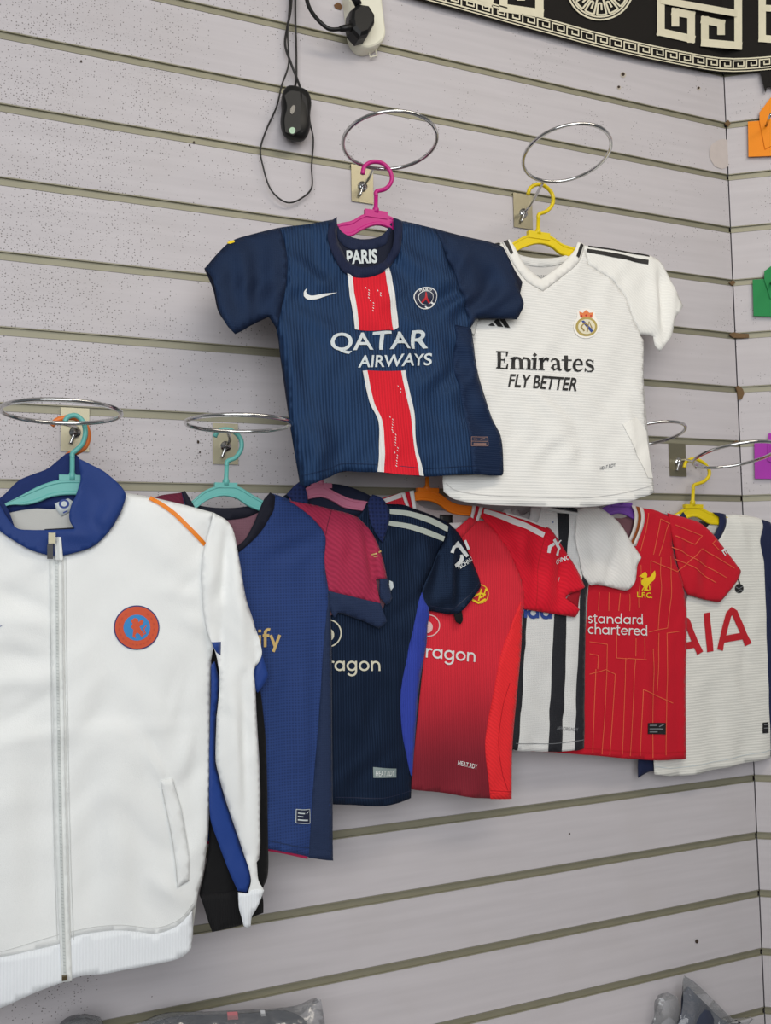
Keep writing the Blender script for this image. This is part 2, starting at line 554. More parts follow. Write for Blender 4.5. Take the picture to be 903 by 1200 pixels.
def slat_material():
    mt, nt, b = base_mat('slat_laminate')
    N, L = nt.nodes.new, nt.links.new
    b.inputs['Roughness'].default_value = 0.55
    b.inputs['Specular IOR Level'].default_value = 0.3
    tc = N('ShaderNodeTexCoord'); oi = N('ShaderNodeObjectInfo'); geo = N('ShaderNodeNewGeometry')
    add = N('ShaderNodeVectorMath'); add.operation = 'ADD'
    L(tc.outputs['Object'], add.inputs[0])
    mul = N('ShaderNodeVectorMath'); mul.operation = 'SCALE'; mul.inputs[0].default_value = (3.1, 7.7, 5.3)
    L(oi.outputs['Random'], mul.inputs['Scale']); L(mul.outputs[0], add.inputs[1])
    mp = N('ShaderNodeMapping'); mp.inputs['Scale'].default_value = (5, 5, 95)
    L(add.outputs[0], mp.inputs['Vector'])
    grain = N('ShaderNodeTexNoise'); grain.inputs['Scale'].default_value = 1.0; grain.inputs['Detail'].default_value = 6
    L(mp.outputs[0], grain.inputs['Vector'])
    cr = N('ShaderNodeValToRGB')
    cr.color_ramp.elements[0].position = 0.3; cr.color_ramp.elements[1].position = 0.7
    cr.color_ramp.elements[0].color = (*lin((193, 188, 191)), 1)
    cr.color_ramp.elements[1].color = (*lin((201, 196, 199)), 1)
    L(grain.outputs['Fac'], cr.inputs[0])
    # blotches of grime
    gr = N('ShaderNodeTexNoise'); gr.inputs['Scale'].default_value = 9; gr.inputs['Detail'].default_value = 4
    L(add.outputs[0], gr.inputs['Vector'])
    gm = N('ShaderNodeMapRange'); gm.inputs['From Min'].default_value = 0.5; gm.inputs['From Max'].default_value = 0.8
    gm.inputs['To Max'].default_value = 0.22
    L(gr.outputs['Fac'], gm.inputs['Value'])
    mx = N('ShaderNodeMix'); mx.data_type = 'RGBA'; mx.inputs[7].default_value = (*lin((182, 175, 172)), 1)
    L(gm.outputs[0], mx.inputs[0]); L(cr.outputs[0], mx.inputs[6])
    # fly specks, thicker towards the far left of the wall
    vo = N('ShaderNodeTexVoronoi'); vo.inputs['Scale'].default_value = 260; vo.inputs['Randomness'].default_value = 1
    vo.voronoi_dimensions = '2D'
    sx = N('ShaderNodeSeparateXYZ'); cx = N('ShaderNodeCombineXYZ'); L(add.outputs[0], sx.inputs[0])
    L(sx.outputs['X'], cx.inputs['X']); L(sx.outputs['Z'], cx.inputs['Y']); L(cx.outputs[0], vo.inputs['Vector'])
    lt = N('ShaderNodeMath'); lt.operation = 'LESS_THAN'; lt.inputs[1].default_value = 0.20
    vs = N('ShaderNodeMath'); vs.operation = 'MULTIPLY_ADD'; vs.inputs[1].default_value = 0.17; vs.inputs[2].default_value = 0.06
    vcc = N('ShaderNodeSeparateColor'); L(vo.outputs['Color'], vcc.inputs[0]); L(vcc.outputs[1], vs.inputs[0]); L(vs.outputs[0], lt.inputs[1])
    L(vo.outputs['Distance'], lt.inputs[0])
    sp = N('ShaderNodeSeparateXYZ'); L(geo.outputs['Position'], sp.inputs[0])
    den = N('ShaderNodeMapRange'); den.inputs['From Min'].default_value = 0.0; den.inputs['From Max'].default_value = 0.36
    den.inputs['To Min'].default_value = 0.30; den.inputs['To Max'].default_value = 0.985
    L(sp.outputs['X'], den.inputs['Value'])
    cl = N('ShaderNodeTexNoise'); cl.inputs['Scale'].default_value = 14; cl.inputs['Detail'].default_value = 2
    L(add.outputs[0], cl.inputs['Vector'])
    cm = N('ShaderNodeMath'); cm.operation = 'MULTIPLY_ADD'; cm.inputs[1].default_value = -1.5; cm.inputs[2].default_value = 0.75
    L(cl.outputs['Fac'], cm.inputs[0])
    da = N('ShaderNodeMath'); da.operation = 'ADD'; L(den.outputs[0], da.inputs[0]); L(cm.outputs[0], da.inputs[1])
    zr = N('ShaderNodeMapRange'); zr.inputs['From Min'].default_value = 1.25; zr.inputs['From Max'].default_value = 1.6
    zr.inputs['To Min'].default_value = 0.42; zr.inputs['To Max'].default_value = 0.0; L(sp.outputs['Z'], zr.inputs['Value'])
    da2 = N('ShaderNodeMath'); da2.operation = 'ADD'; L(da.outputs[0], da2.inputs[0]); L(zr.outputs[0], da2.inputs[1])
    vc = N('ShaderNodeSeparateColor'); L(vo.outputs['Color'], vc.inputs[0])
    gt = N('ShaderNodeMath'); gt.operation = 'GREATER_THAN'
    L(vc.outputs[0], gt.inputs[0]); L(da2.outputs[0], gt.inputs[1])
    both = N('ShaderNodeMath'); both.operation = 'MULTIPLY'; L(lt.outputs[0], both.inputs[0]); L(gt.outputs[0], both.inputs[1])
    sc = N('ShaderNodeMath'); sc.operation = 'MULTIPLY'; sc.inputs[1].default_value = 0.75; L(both.outputs[0], sc.inputs[0])
    mx2 = N('ShaderNodeMix'); mx2.data_type = 'RGBA'; mx2.inputs[7].default_value = (*lin((70, 62, 58)), 1)
    L(sc.outputs[0], mx2.inputs[0]); L(mx.outputs[2], mx2.inputs[6])
    L(mx2.outputs[2], b.inputs['Base Color'])
    bp = N('ShaderNodeBump'); bp.inputs['Strength'].default_value = 0.04; bp.inputs['Distance'].default_value = 0.001
    L(grain.outputs['Fac'], bp.inputs['Height']); L(bp.outputs[0], b.inputs['Normal'])
    return mt


SLAT = slat_material()
RAIL = plain('groove_rail_metal', (146, 142, 122), 0.5, 0.25, bscale=25)
DARK = plain('dark_gap', (52, 40, 32), 0.9)


def slat_mesh(x0, x1):
    bm = bmesh.new()
    box_bm(bm, x0, x1, 0.0, 0.015, -0.0893 / 2, 0.0893 / 2)
    bmesh.ops.bevel(bm, geom=[e for e in bm.edges if abs(e.verts[0].co.x - e.verts[1].co.x) > 0.1 and e.verts[0].co.y < 0.001], offset=0.0012, segments=1, affect='EDGES')
    bmesh.ops.recalc_face_normals(bm, faces=bm.faces)
    me = bpy.data.meshes.new('slat'); bm.to_mesh(me); bm.free(); me.materials.append(SLAT)
    return me


def rail_mesh(x0, x1):
    """aluminium channel pressed into the slot: back, two inner flanges, two thin front lips"""
    bm = bmesh.new()
    box_bm(bm, x0, x1, 0.0028, 0.0038, -0.0050, 0.0050)
    box_bm(bm, x0, x1, -0.0003, 0.0030, 0.0046, 0.0052)
    box_bm(bm, x0, x1, -0.0003, 0.0030, -0.0052, -0.0046)
    box_bm(bm, x0, x1, -0.0005, -0.0001, 0.0047, 0.0060)
    box_bm(bm, x0, x1, -0.0005, -0.0001, -0.0060, -0.0047)
    bmesh.ops.recalc_face_normals(bm, faces=bm.faces)
    me = bpy.data.meshes.new('groove_rail'); bm.to_mesh(me); bm.free(); me.materials.append(RAIL)
    return me


def backing(name, x0, x1):
    bm = bmesh.new(); box_bm(bm, x0, x1, 0.0155, 0.03, 0.0, 2.9)
    bmesh.ops.recalc_face_normals(bm, faces=bm.faces)
    me = bpy.data.meshes.new(name); bm.to_mesh(me); bm.free()
    o = link(name, me, DARK); o['kind'] = 'structure'
    return o


wall_back = backing('wall_back', -0.9, CORNER_X + 0.004)
wall_back['label'] = 'pale grey slatwall with horizontal metal grooves behind the hanging shirts'
wall_right = backing('wall_right', 0.0, 0.9)
wall_right['label'] = 'narrow angled slatwall beyond the corner at the picture edge'
wall_right.location = (CORNER_X, 0, 0); wall_right.rotation_euler = (0, 0, -CORNER_A)
for wl, x0, x1 in ((wall_back, -0.9, CORNER_X - 0.0012), (wall_right, 0.0012, 0.9)):
    sm, rm = slat_mesh(x0, x1), rail_mesh(x0, x1)
    for k in range(-5, 23):
        s = link('slat', sm, None, wl, loc=(0, 0, gz(k) - 0.05))
        if k > -5: link('groove_rail', rm, None, wl, loc=(0, 0, gz(k)))


def floor_ceiling():
    tile = plain('floor_tile', (120, 116, 110), 0.4, bscale=4)
    bm = bmesh.new(); box_bm(bm, -4, 4, -6, 0.03, -0.05, 0.0)
    o = from_bm('floor', bm, tile); o['kind'] = 'structure'
    bm = bmesh.new(); box_bm(bm, -4, 4, -2.6, 0.6, 2.9, 2.95)
    o = from_bm('ceiling', bm, plain('ceiling_paint', (215, 212, 205), 0.8, bscale=5)); o['kind'] = 'structure'


floor_ceiling()

# counter below the picture that carries the bagged clothes
COUNTER_Z = 0.735


def counter():
    t = thing('display_counter', 'low white counter along the slatwall carrying plastic wrapped clothes', 'counter', (0.4, -0.2, 0.0))
    mt = plain('counter_board', (188, 184, 182), 0.5, bscale=6)
    bm = bmesh.new(); box_bm(bm, -0.75, 1.05, -0.42, -0.002, COUNTER_Z - 0.025, COUNTER_Z); from_bm('worktop', bm, mt, t, bevel=0.002)
    for x in (-0.72, 0.15, 1.0):
        bm = bmesh.new(); box_bm(bm, x, x + 0.02, -0.40, -0.01, 0.0, COUNTER_Z - 0.025); from_bm('side_panel', bm, mt, t)
    bm = bmesh.new(); box_bm(bm, -0.70, 1.0, -0.03, -0.015, 0.0, COUNTER_Z - 0.025); from_bm('back_panel', bm, mt, t)


counter()


class Flat:
    """a flat plane parallel to the wall, for marks on the wall itself"""
    T = 0.0
    def __init__(s, off): s.off = off
    def w(s, pts, side=1): return np.zeros(len(pts))


WALLF = Flat(0.0006)
STAIN = plain('brown_chip', (112, 88, 60), 0.9, bump=0.6, bscale=300)
HOLE = plain('hole_dark', (60, 48, 40), 0.9)
PALE = plain('chipped_edge', (196, 186, 172), 0.9)
for (x, y, r) in ((729.5, 87, 2.2), (724.5, 102, 1.6), (818, 103, 1.5)):
    a = decal('screw_hole_chip', wall_back, circ(x + 0.4, y + 0.6, r * 1.5, 10), WALLF, PALE, 0.0002)
    decal('screw_hole', wall_back, circ(x, y, r, 9), WALLF, HOLE, 0.0005)
for (x, y, r) in ((232, 518, 1.5), (234, 530, 1.0), (816, 1103, 2.0), (815, 548, 1.0), (95, 72, 1.2), (227, 167, 1.3), (222, 170, 1.0), (667, 977, 0.9)):
    decal('speck', wall_back, circ(x, y, r, 8, r * 1.3), WALLF, HOLE, 0.0004)
decal('chip', wall_back, [(391, 6), (395, 3), (398, 4), (401, 8), (399, 12), (395, 11), (392, 9)], WALLF, plain('rust_chip', (110, 76, 48), 0.9), 0.0006)
decal('stain', wall_back, [(832, 172), (838, 166), (846, 163), (852, 164), (853, 180), (853, 195), (846, 198), (837, 195), (831, 184)], WALLF, plain('pink_stain', (199, 189, 185), 0.55), 0.0003)


def corner_chips():
    def put(name, poly, thick=0.002):
        V = []
        for (x, y) in poly: V.append(pw(x, y, 0.0012))
        bm = bmesh.new(); f = bm.faces.new([bm.verts.new(v) for v in V])
        r = bmesh.ops.extrude_face_region(bm, geom=[f])
        bmesh.ops.translate(bm, verts=[v for v in r['geom'] if isinstance(v, bmesh.types.BMVert)], vec=(0, -thick, 0))
        from_bm(name, bm, STAIN, wall_back)
    put('broken_edge', [(853, 392), (858, 389.5), (866, 391), (876, 391.5), (876.5, 396), (868, 397), (858, 396)])
    put('broken_edge', [(861, 454), (864, 452), (869, 456), (871, 461), (868, 468), (864, 469), (863, 460)])
    put('broken_edge', [(848, 145), (852, 141), (855, 145), (852, 149)])
    put('broken_edge', [(861, 331), (857, 329), (853, 331.5), (857, 335)])
    put('broken_edge', [(858, 519), (862, 516), (866, 519.5), (862, 521.5)])


def pw(x, y, off):
    """picture position -> point on the two-wall corner, off metres in front of it"""
    d = ray(x, y)[0]
    t1 = (CAM_D - off) / d[1]
    n = np.array([-math.sin(CORNER_A), -math.cos(CORNER_A), 0.0])
    p0 = np.array([CORNER_X, 0, 0]) + n * off
    den = d @ n
    t2 = ((p0 - EYE) @ n) / den if abs(den) > 1e-6 else 9
    t = min(t1, t2) if t2 > 0 else t1
    return Vector(EYE + d * t)


corner_chips()


# ------------------------------------------------------------------ printed cloth frieze along the top
def frieze():
    black = fabric('frieze_black_cloth', (26, 23, 20), 'plain', depth=0.15, bump=0.2)
    E = [(462, -11), (497, 0), (552, 15), (602, 29), (652, 42.5), (702, 56), (752, 67.5), (802, 77.5), (842, 84), (870, 84.5), (903, 82), (960, 76)]
    E = smooth_poly(E, 4.0, False)
    t = thing('frieze_cloth', 'black cloth frieze with cream Greek key border along the top of the slatwall', 'frieze', pw(700, 50, 0.012))
    rows = [0, 10, 22, 40, 70, 110, 160]
    V, F = [], []
    for (x, y) in E:
        for h in rows: V.append(pw(x, y - h, 0.012))
    n = len(rows)
    for i in range(len(E) - 1):
        for j in range(n - 1):
            F.append([i * n + j, (i + 1) * n + j, (i + 1) * n + j + 1, i * n + j + 1])
    o = from_verts('cloth', V, F, black, t, True)
    md = o.modifiers.new('thickness', 'SOLIDIFY'); md.thickness = 0.002; md.offset = -1
    # arc length along the lower edge, in picture units
    s = np.concatenate([[0], np.cumsum(np.linalg.norm(np.diff(E, axis=0), axis=1))])

    def st(a, h):
        x = np.interp(a, s, E[:, 0]); y = np.interp(a, s, E[:, 1])
        return (x, y - h)

    def flat_polys(name, polys, mat, off=0.0146):
        V, F = [], []
        for p in polys:
            b0 = len(V); n_ = len(p); V += [pw(x, y, off + 0.00015 * (len(F) % 7)) for x, y in p]
            F += [[b0 + i, b0 + i + 1, b0 + n_ - 2 - i, b0 + n_ - 1 - i] for i in range(n_ // 2 - 1)]
        return from_verts(name, V, F, mat, t)
    keys, a = [], 4.0
    lines = []
    tot = s[-1]
    while a < tot - 20:
        # a key every ~17 px, smaller with distance
        x = np.interp(a, s, E[:, 0]); c = np.interp(x, [440, 900], [20.0, 15.0]); hgt = np.interp(x, [440, 900], [1.12, 0.95])
        w = 1.55 * hgt

        def q(u, v): return st(a + u * c, (4.2 + v * 9.6) * hgt)
        for (u0, v0, u1, v1) in ((0.0, 0.0, 0.0, 1.0), (0.0, 1.0, 0.80, 1.0), (0.80, 1.0, 0.80, 0.36), (0.80, 0.36, 0.36, 0.36), (0.36, 0.36, 0.36, 0.66), (0.0, 0.0, 1.0, 0.0)):
            du, dv = (w / 2 / c, 0) if u0 == u1 else (0, w / 2 / 9.6)
            ex = 0.5 * w / c if u0 != u1 else 0
            ey = 0.5 * w / 9.6 if u0 == u1 else 0
            ua, ub = min(u0, u1), max(u0, u1); va, vb = min(v0, v1), max(v0, v1)
            keys.append([q(ua - du - ex, va - dv - ey), q(ub + du + ex, va - dv - ey), q(ub + du + ex, vb + dv + ey), q(ua - du - ex, vb + dv + ey)])
        lines.append([st(a, 0.6), st(a + c, 0.6), st(a + c, 1.8 * hgt), st(a, 1.8 * hgt)])
        lines.append([st(a, 15.6 * hgt), st(a + c, 15.6 * hgt), st(a + c, 17.2 * hgt), st(a, 17.2 * hgt)])
        a += c
    flat_polys('greek_key_border', keys, PRINT_CREAM)
    flat_polys('border_line', lines, PRINT_CREAM)
    # medallion
    cx, cy = 703, -16
    med = []
    for r0, r1 in ((38.0, 40.0), (34.8, 36.6), (8, 10)):
        for k in range(48):
            b0, b1 = 2 * math.pi * k / 48, 2 * math.pi * (k + 1) / 48
            med.append([(cx + r * math.cos(b), cy + r * math.sin(b)) for r, b in ((r0, b0), (r1, b0), (r1, b1), (r0, b1))])
    for k in range(14):
        b0 = 2 * math.pi * k / 14

        def pc(r, u): return (cx + r * math.cos(b0 + u * 2 * math.pi / 14), cy + r * math.sin(b0 + u * 2 * math.pi / 14))
        for (ra, ua, rb, ub) in ((33.5, 0.0, 12, 0.0), (33.5, 0.0, 33.5, 0.75), (33.5, 0.75, 20, 0.75), (20, 0.75, 20, 0.36), (20, 0.36, 28, 0.36)):
            med.append(ribbon([pc(ra, ua), pc((ra + rb) / 2, (ua + ub) / 2), pc(rb, ub)], 2.2))
    flat_polys('medallion', med, PRINT_CREAM)

    def motif(x0, y0, s_, slope):
        out = []

        def M(p): return (x0 + (p[0] - 768.5) * s_, y0 + (p[1] - 0.162 * (p[0] - 768.5)) * s_ + (p[0] - 768.5) * s_ * slope)
        for pts, w in (([(774, -60), (774, 37.5), (809.5, 45.5), (809.5, 17.5), (791, 14), (791, 31)], 9.0), ([(864.6, -60), (864.6, 53.5), (825.5, 50), (825.5, 23.5), (844.5, 27.5), (844.5, 41)], 9.0), ([(774, 0), (864.6, 16)], 8.0), ([(774, -45), (864.6, -29)], 8.0)):
            P_ = [M(p) for p in pts]
            for i in range(len(P_) - 1):
                a_, b_ = np.array(P_[i]), np.array(P_[i + 1]); d_ = (b_ - a_) / np.linalg.norm(b_ - a_) * w * s_ / 2
                last = 0 if i == len(P_) - 2 else 1
                out.append(ribbon([tuple(a_ - (d_ if i else 0)), tuple(b_ + d_ * last)], w * s_))
        return out
    for (x0, y0, s_, sl) in ((768.5, 0, 1.0, 0.162), (887.5, 10, 0.95, 0.03), (528, -48, 1.08, 0.215)):
        flat_polys('square_meander', motif(x0, y0, s_, sl), PRINT_CREAM)
    # loose corner of the cloth past the end of the border
    V = [pw(*p, 0.0118) for p in ((890, 82), (896.5, 108), (899, 101), (912, 103), (940, 108), (940, 76), (903, 80))]
    bm = bmesh.new(); bm.faces.new([bm.verts.new(v) for v in V])
    o = from_bm('loose_tail', bm, black, t)
    o.modifiers.new('thickness', 'SOLIDIFY').thickness = 0.0015


frieze()


# ------------------------------------------------------------------ ring hooks and hangers
def ring_hook(label, plate, ringc, dy, z, rad, tilt, ph=0.056, pw_=0.036):
    """plate = (X, Z top) on the wall; ring centre (X, -dy, z)"""
    t = thing('ring_hook', label, 'hook', (plate[0], 0, plate[1] - ph), 'chrome ring hooks on the slatwall')
    X, zt = plate
    bm = bmesh.new(); box_bm(bm, X - pw_ / 2, X + pw_ / 2, -0.0025, -0.0005 - 0.0005, zt - ph, zt)
    from_bm('plate', bm, ZINC, t, bevel=0.0006)
    bm = bmesh.new(); box_bm(bm, X - pw_ / 2, X + pw_ / 2, -0.0025, 0.006, zt, zt + 0.0022); from_bm('hook_lip', bm, ZINC, t)
    pz = zt - ph * 0.55
    Z = z + CAM_Z
    bm = bmesh.new()
    for k in range(2):
        tube_bm(bm, [(X, -0.002 - 0.004 * k, pz), (X, -0.005 - 0.004 * k, pz)], 0.0075 - 0.003 * k, 14)
    from_bm('boss', bm, CHROME, t, True)
    att = Vector((ringc, -dy + rad * math.cos(tilt), Z - rad * math.sin(tilt)))
    bm = bmesh.new()
    tube_bm(bm, crom([(X - 0.006, -0.006, pz - 0.016), (X, -0.0085, pz), (X, -0.03, pz + 0.004 + (att.z - pz) * 0.25), tuple(att)], 6), 0.0024, 8)
    from_bm('arm', bm, CHROME, t, True)
    bm = bmesh.new()
    pts = [(ringc + rad * math.cos(q), -dy + rad * math.sin(q) * math.cos(tilt), Z - rad * math.sin(q) * math.sin(tilt)) for q in [2 * math.pi * k / 72 for k in range(72)]]
    tube_bm(bm, pts, 0.0026, 10, True)
    from_bm('ring', bm, CHROME, t, True)
    return t


def plate_at(x, ytop):
    q = P(x, ytop, 0.002)[0]
    return (q[0], q[1])


ring_hook('chrome ring hook holding the magenta hanger above the navy shirt', plate_at(424, 196), 0.4715, 0.1455, 0.5925, 0.065, 0.151)
ring_hook('chrome ring hook holding the yellow hanger below the frieze', plate_at(612, 229), 0.753, 0.1575, 0.6165, 0.065, 0.226)
ring_hook('chrome ring hook above the white zip jacket collar', plate_at(88, 480), 0.0465, 0.1715, 0.1875, 0.065, 0.032)
ring_hook('chrome ring hook between the white jacket and the large navy shirt', plate_at(264, 498), 0.2545, 0.1575, 0.1865, 0.065, -0.003)
ring_hook('chrome ring hook whose end shows beside the white shirt hem', plate_at(742, 511), 0.9643, 0.063, 0.2186, 0.057, 0.2007)
ring_hook('chrome ring hook with reflective plate beside the small yellow hanger near the corner', plate_at(793, 521), 1.064, 0.147, 0.176, 0.065, 0.203)


def hanger(label, off, hook, stem, bar_top, bar_bot, mat, flange=None, thick=0.009, arms=None, hook_r=0.0031):
    base = P1(stem[-1][0], stem[-1][1] + 30, off)
    t = thing('clothes_hanger', label, 'hanger', base, 'plastic clothes hangers')
    # hook + stem
    if hook:
        pts = [P1(x, y, off) for x, y in hook]
        bm = bmesh.new()
        tube_bm(bm, crom(pts, 6), hook_r, 10); from_bm('hook', bm, mat, t, True)
    bm = bmesh.new()
    a, b = P1(*stem[0], off), P1(*stem[-1], off)
    tube_bm(bm, [a, a.lerp(b, 0.7), a.lerp(b, 0.78), a.lerp(b, 1.04)], [hook_r * 0.95, hook_r * 1.0, hook_r * 1.5, hook_r * 1.6], 10); from_bm('stem', bm, mat, t, True)
    if flange:
        x0, x1, y = flange
        a, b = P1(x0, y, off), P1(x1, y, off)
        bm = bmesh.new(); box_bm(bm, a.x, b.x, -off - 0.0035, -off + 0.0035, min(a.z, b.z) - 0.005, max(a.z, b.z) + 0.001); from_bm('collar', bm, mat, t, bevel=0.0007)
    # bar: rounded web between its upper and lower edge, ribs at both edges
    q0, q1 = smooth_poly(bar_top, 3, False), smooth_poly(bar_bot, 3, False)
    n = 40
    def samp(q):
        s = np.concatenate([[0], np.cumsum(np.linalg.norm(np.diff(q, axis=0), axis=1))]); u = np.linspace(0, s[-1], n)
        return np.stack([np.interp(u, s, q[:, 0]), np.interp(u, s, q[:, 1])], -1)
    q0, q1 = samp(q0), samp(q1)
    w0, w1 = P(q0[:, 0], q0[:, 1], off), P(q1[:, 0], q1[:, 1], off)
    prof = [(0.0, 0.62), (0.06, 1.0), (0.20, 1.0), (0.26, 0.72), (0.74, 0.72), (0.80, 1.0), (0.94, 1.0), (1.0, 0.62)]
    V, F = [], []
    m2 = len(prof) * 2
    for i in range(n):
        g = abs(2 * i / (n - 1) - 1); g = max(0.0, (g - 0.42) / 0.58)
        th_, yo = thick * (1 - 0.75 * g), -off + 0.0028 * min(1, g * 2.2)
        for (u, d) in prof: V.append((*_mix(w0[i], w1[i], u, yo - d * th_ / 2),))
        for (u, d) in prof[::-1]: V.append((*_mix(w0[i], w1[i], u, yo + d * th_ / 2),))
    for i in range(n - 1):
        for k in range(m2):
            F.append([i * m2 + k, i * m2 + (k + 1) % m2, (i + 1) * m2 + (k + 1) % m2, (i + 1) * m2 + k])
    F.append(list(range(m2))); F.append(list(range((n - 1) * m2, n * m2))[::-1])
    o = from_verts('bar', V, F, mat, t)
    bm = bmesh.new(); bm.from_mesh(o.data); bmesh.ops.recalc_face_normals(bm, faces=bm.faces); bm.to_mesh(o.data); bm.free()
    return t


def _mix(a, b, u, y):
    c = a + (b - a) * u
    return (c[0], y, c[1])


def plastic(name, c): return plain(name, c, 0.38, 0, 0.45, bscale=20, **{'Subsurface_Weight': 0.0})


TEAL = plastic('teal_plastic', (100, 178, 172)); MAGENTA = plastic('magenta_plastic', (196, 32, 128))
YELLOW = plastic('yellow_plastic', (232, 204, 14)); PINK = plastic('pink_plastic', (196, 112, 140))
ORANGE = plastic('orange_plastic', (244, 128, 24)); PURPLE = plastic('purple_plastic', (118, 72, 168))
# ================================================================== garments
SHIRTS = 'football shirts hung on the slatwall'


def garment(name, label, cat, low, off, group=SHIRTS):
    return thing(name, label, cat, P1(low[0], low[1], off), group)


HB = 0.0045   # the hanger sits this far behind the front of its garment


# ------------------------------------------------------------------ navy shirt with red stripe (upper row)
def navy_stripe_shirt():
    off0 = 0.095
    off = (off0, 2.03, 0.14)
    rib = fabric('navy_rib', (25, 42, 70), 'rib', 0.0044, 0.5, 0.6, rough=0.52, spec=0.5, sheen=0.0, tint=(0.25, 0.5, 1.0))
    smooth_navy = fabric('navy_side', (25, 36, 60), 'hrib', 0.003, 0.18, 0.3, rough=0.55, spec=0.35, sheen=0.0, tint=(0.25, 0.45, 0.9))
    slv = fabric('navy_sleeve', (26, 35, 56), 'grid', 0.003, 0.18, 0.3, rough=0.55, spec=0.35, sheen=0.0, tint=(0.25, 0.45, 0.9))
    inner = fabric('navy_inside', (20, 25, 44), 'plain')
    redm = fabric('red_rib', (214, 26, 44), 'rib', 0.0042, 0.2, 0.4)
    whitem = fabric('white_rib', (222, 222, 220), 'rib', 0.0042, 0.12, 0.3)
    t = garment('football_shirt', 'navy football shirt with red centre stripe on magenta hanger, upper row', 'shirt', (460, 565), off)
    lsl = [(327.5, 265.5), (300, 272), (274, 280), (259, 292), (250, 303), (240.6, 313)]
    cuffl = [(240.6, 313), (247, 323), (251.5, 336), (254, 350), (257, 364), (266, 381), (276.5, 390.6)]
    undl = [(276.5, 390.6), (287.6, 385), (303, 375), (316, 369.6), (325, 384)]
    lside = [(325, 384), (327.5, 396), (330, 418), (334.5, 439), (342, 501), (347, 534), (353, 568)]
    hem = [(353, 568), (357, 570), (384, 560), (402, 552), (420, 552.5), (450, 554), (496, 558), (523, 557), (551, 555.5), (575, 557), (590, 557)]
    rside = [(590, 557), (591.7, 552), (588.7, 512), (578, 490), (566, 454), (559, 425), (556, 400), (553, 383)]
    undr = [(553, 383), (558.5, 373), (567, 372), (585, 372.4), (607, 373.5)]
    cuffr = [(607, 373.5), (611.5, 362), (612.7, 353), (609, 342), (604, 322), (596, 302), (589.5, 287)]
    shr = [(589.5, 287), (574, 282), (552, 277), (530, 272), (510, 266), (480, 259), (469, 257)]
    shl = [(392, 256), (378, 259), (363, 261), (345, 262.5), (327.5, 265.5)]
    f = Field(off, [lsl, undl + lside[1:], rside + undr[1:], shr, shl], T=0.005, RR=0.028, noise=0.0022, seed=3, gain=2.0, hem=(450, 556, 0.11, 0.0030), folds=[
        (336, 300, 380, 335, 9, 0.0030), (332, 330, 372, 372, 9, -0.0022), (340, 280, 395, 330, 10, -0.0018),
        (330, 385, 350, 470, 10, 0.0028), (356, 395, 362, 470, 10, -0.0026), (347, 500, 372, 480, 14, -0.002), (390, 470, 398, 550, 12, -0.0024), (366, 490, 372, 560, 14, 0.0034),
        (285, 300, 292, 380, 9, 0.0026), (305, 295, 300, 370, 9, -0.0026), (268, 295, 280, 375, 7, -0.0022), (318, 290, 322, 365, 6, 0.0018),
        (520, 275, 530, 318, 6, -0.0026), (508, 270, 522, 310, 6, 0.0024), (550, 285, 530, 330, 8, 0.002), (545, 340, 575, 330, 10, -0.0016),
        (455, 300, 500, 340, 12, -0.0015), (470, 420, 485, 540, 12, -0.0012), (547, 400, 560, 480, 8, 0.002)])
    torso = [(327.5, 265.5), (333, 284), (336, 305), (336, 326), (331, 355), (325, 384)] + lside[1:] + hem[1:] + rside[1:] + [(543, 351), (534, 324), (525, 300), (516, 282), (509, 266.5), (480, 259), (469, 257), (470, 278), (465, 299.6), (450, 318), (424, 324.6), (403, 318), (390, 300), (384, 278), (392, 256), (363, 261)]
    panel('front', t, torso, f, rib)
    panel('side_panel', t, [(534, 380), (553, 384), (556, 400), (559, 425), (566, 454), (578, 490), (588.7, 512), (591.7, 552), (590, 557), (553, 555.5), (549, 520), (545, 490), (539, 460), (533, 430)], f, smooth_navy, 0.0006)
    panel('sleeve', t, lsl + cuffl[1:] + undl[1:] + [(331, 355), (336, 326), (336, 305), (333, 284)], f, slv, 0.0004)
    panel('sleeve', t, [(509, 266.5), (516, 282), (525, 300), (534, 324), (543, 351), (553, 383)] + undr[1:] + cuffr[1:] + shr[1:5], f, slv, 0.0004)
    back = [(392, 256), (396, 266), (408, 275), (428, 278), (446, 275), (458, 266), (462, 256), (480, 259), (510, 266), (552, 277), (589.5, 287), (598, 298), (606, 314), (615.3, 328.6), (613, 340), (607, 372), (558, 372), (553, 383), (559, 425), (578, 490), (591, 552), (590, 555), (496, 556), (420, 551), (384, 556), (353, 566), (342, 501), (330, 418), (325, 384), (316, 369.6), (276.5, 389), (258, 364), (251, 336), (240.6, 313), (259, 292), (274, 280), (327.5, 265.5), (363, 261)]
    panel('back', t, back, f, inner, side=-1)
    # neckband
    inn = [(394, 254.5), (395, 273), (400.5, 290), (407, 305), (424, 313.5), (446, 309), (457, 296), (461, 278), (461, 255)]
    out = [(471, 257.5), (470.5, 278), (465.5, 299.6), (450, 319), (424, 325.5), (403, 319), (389.5, 301), (383, 278), (386, 259)]
    panel('neckband', t, inn + out, f, fabric('navy_neckband', (24, 33, 62), 'rib', 0.0024, 0.2), 0.0012)
    bi = [(394, 256), (401, 268), (412, 275), (428, 278.5), (446, 275.5), (456, 267), (461, 256)]
    panel('back_neckband', t, bi + [(461, 266), (455, 284), (440, 290), (424, 291), (408, 288), (396, 274)], f, fabric('navy_back_neckband', (26, 36, 64), 'rib', 0.0024, 0.2), 0.0010, side=-1)
    lettering('neck_lettering', t, 'PARIS', (408, 308), (444, 306.5), (407.5, 291.5), f, PRINT_SILVER, 0.035, 0, 0.0016, side=-1)
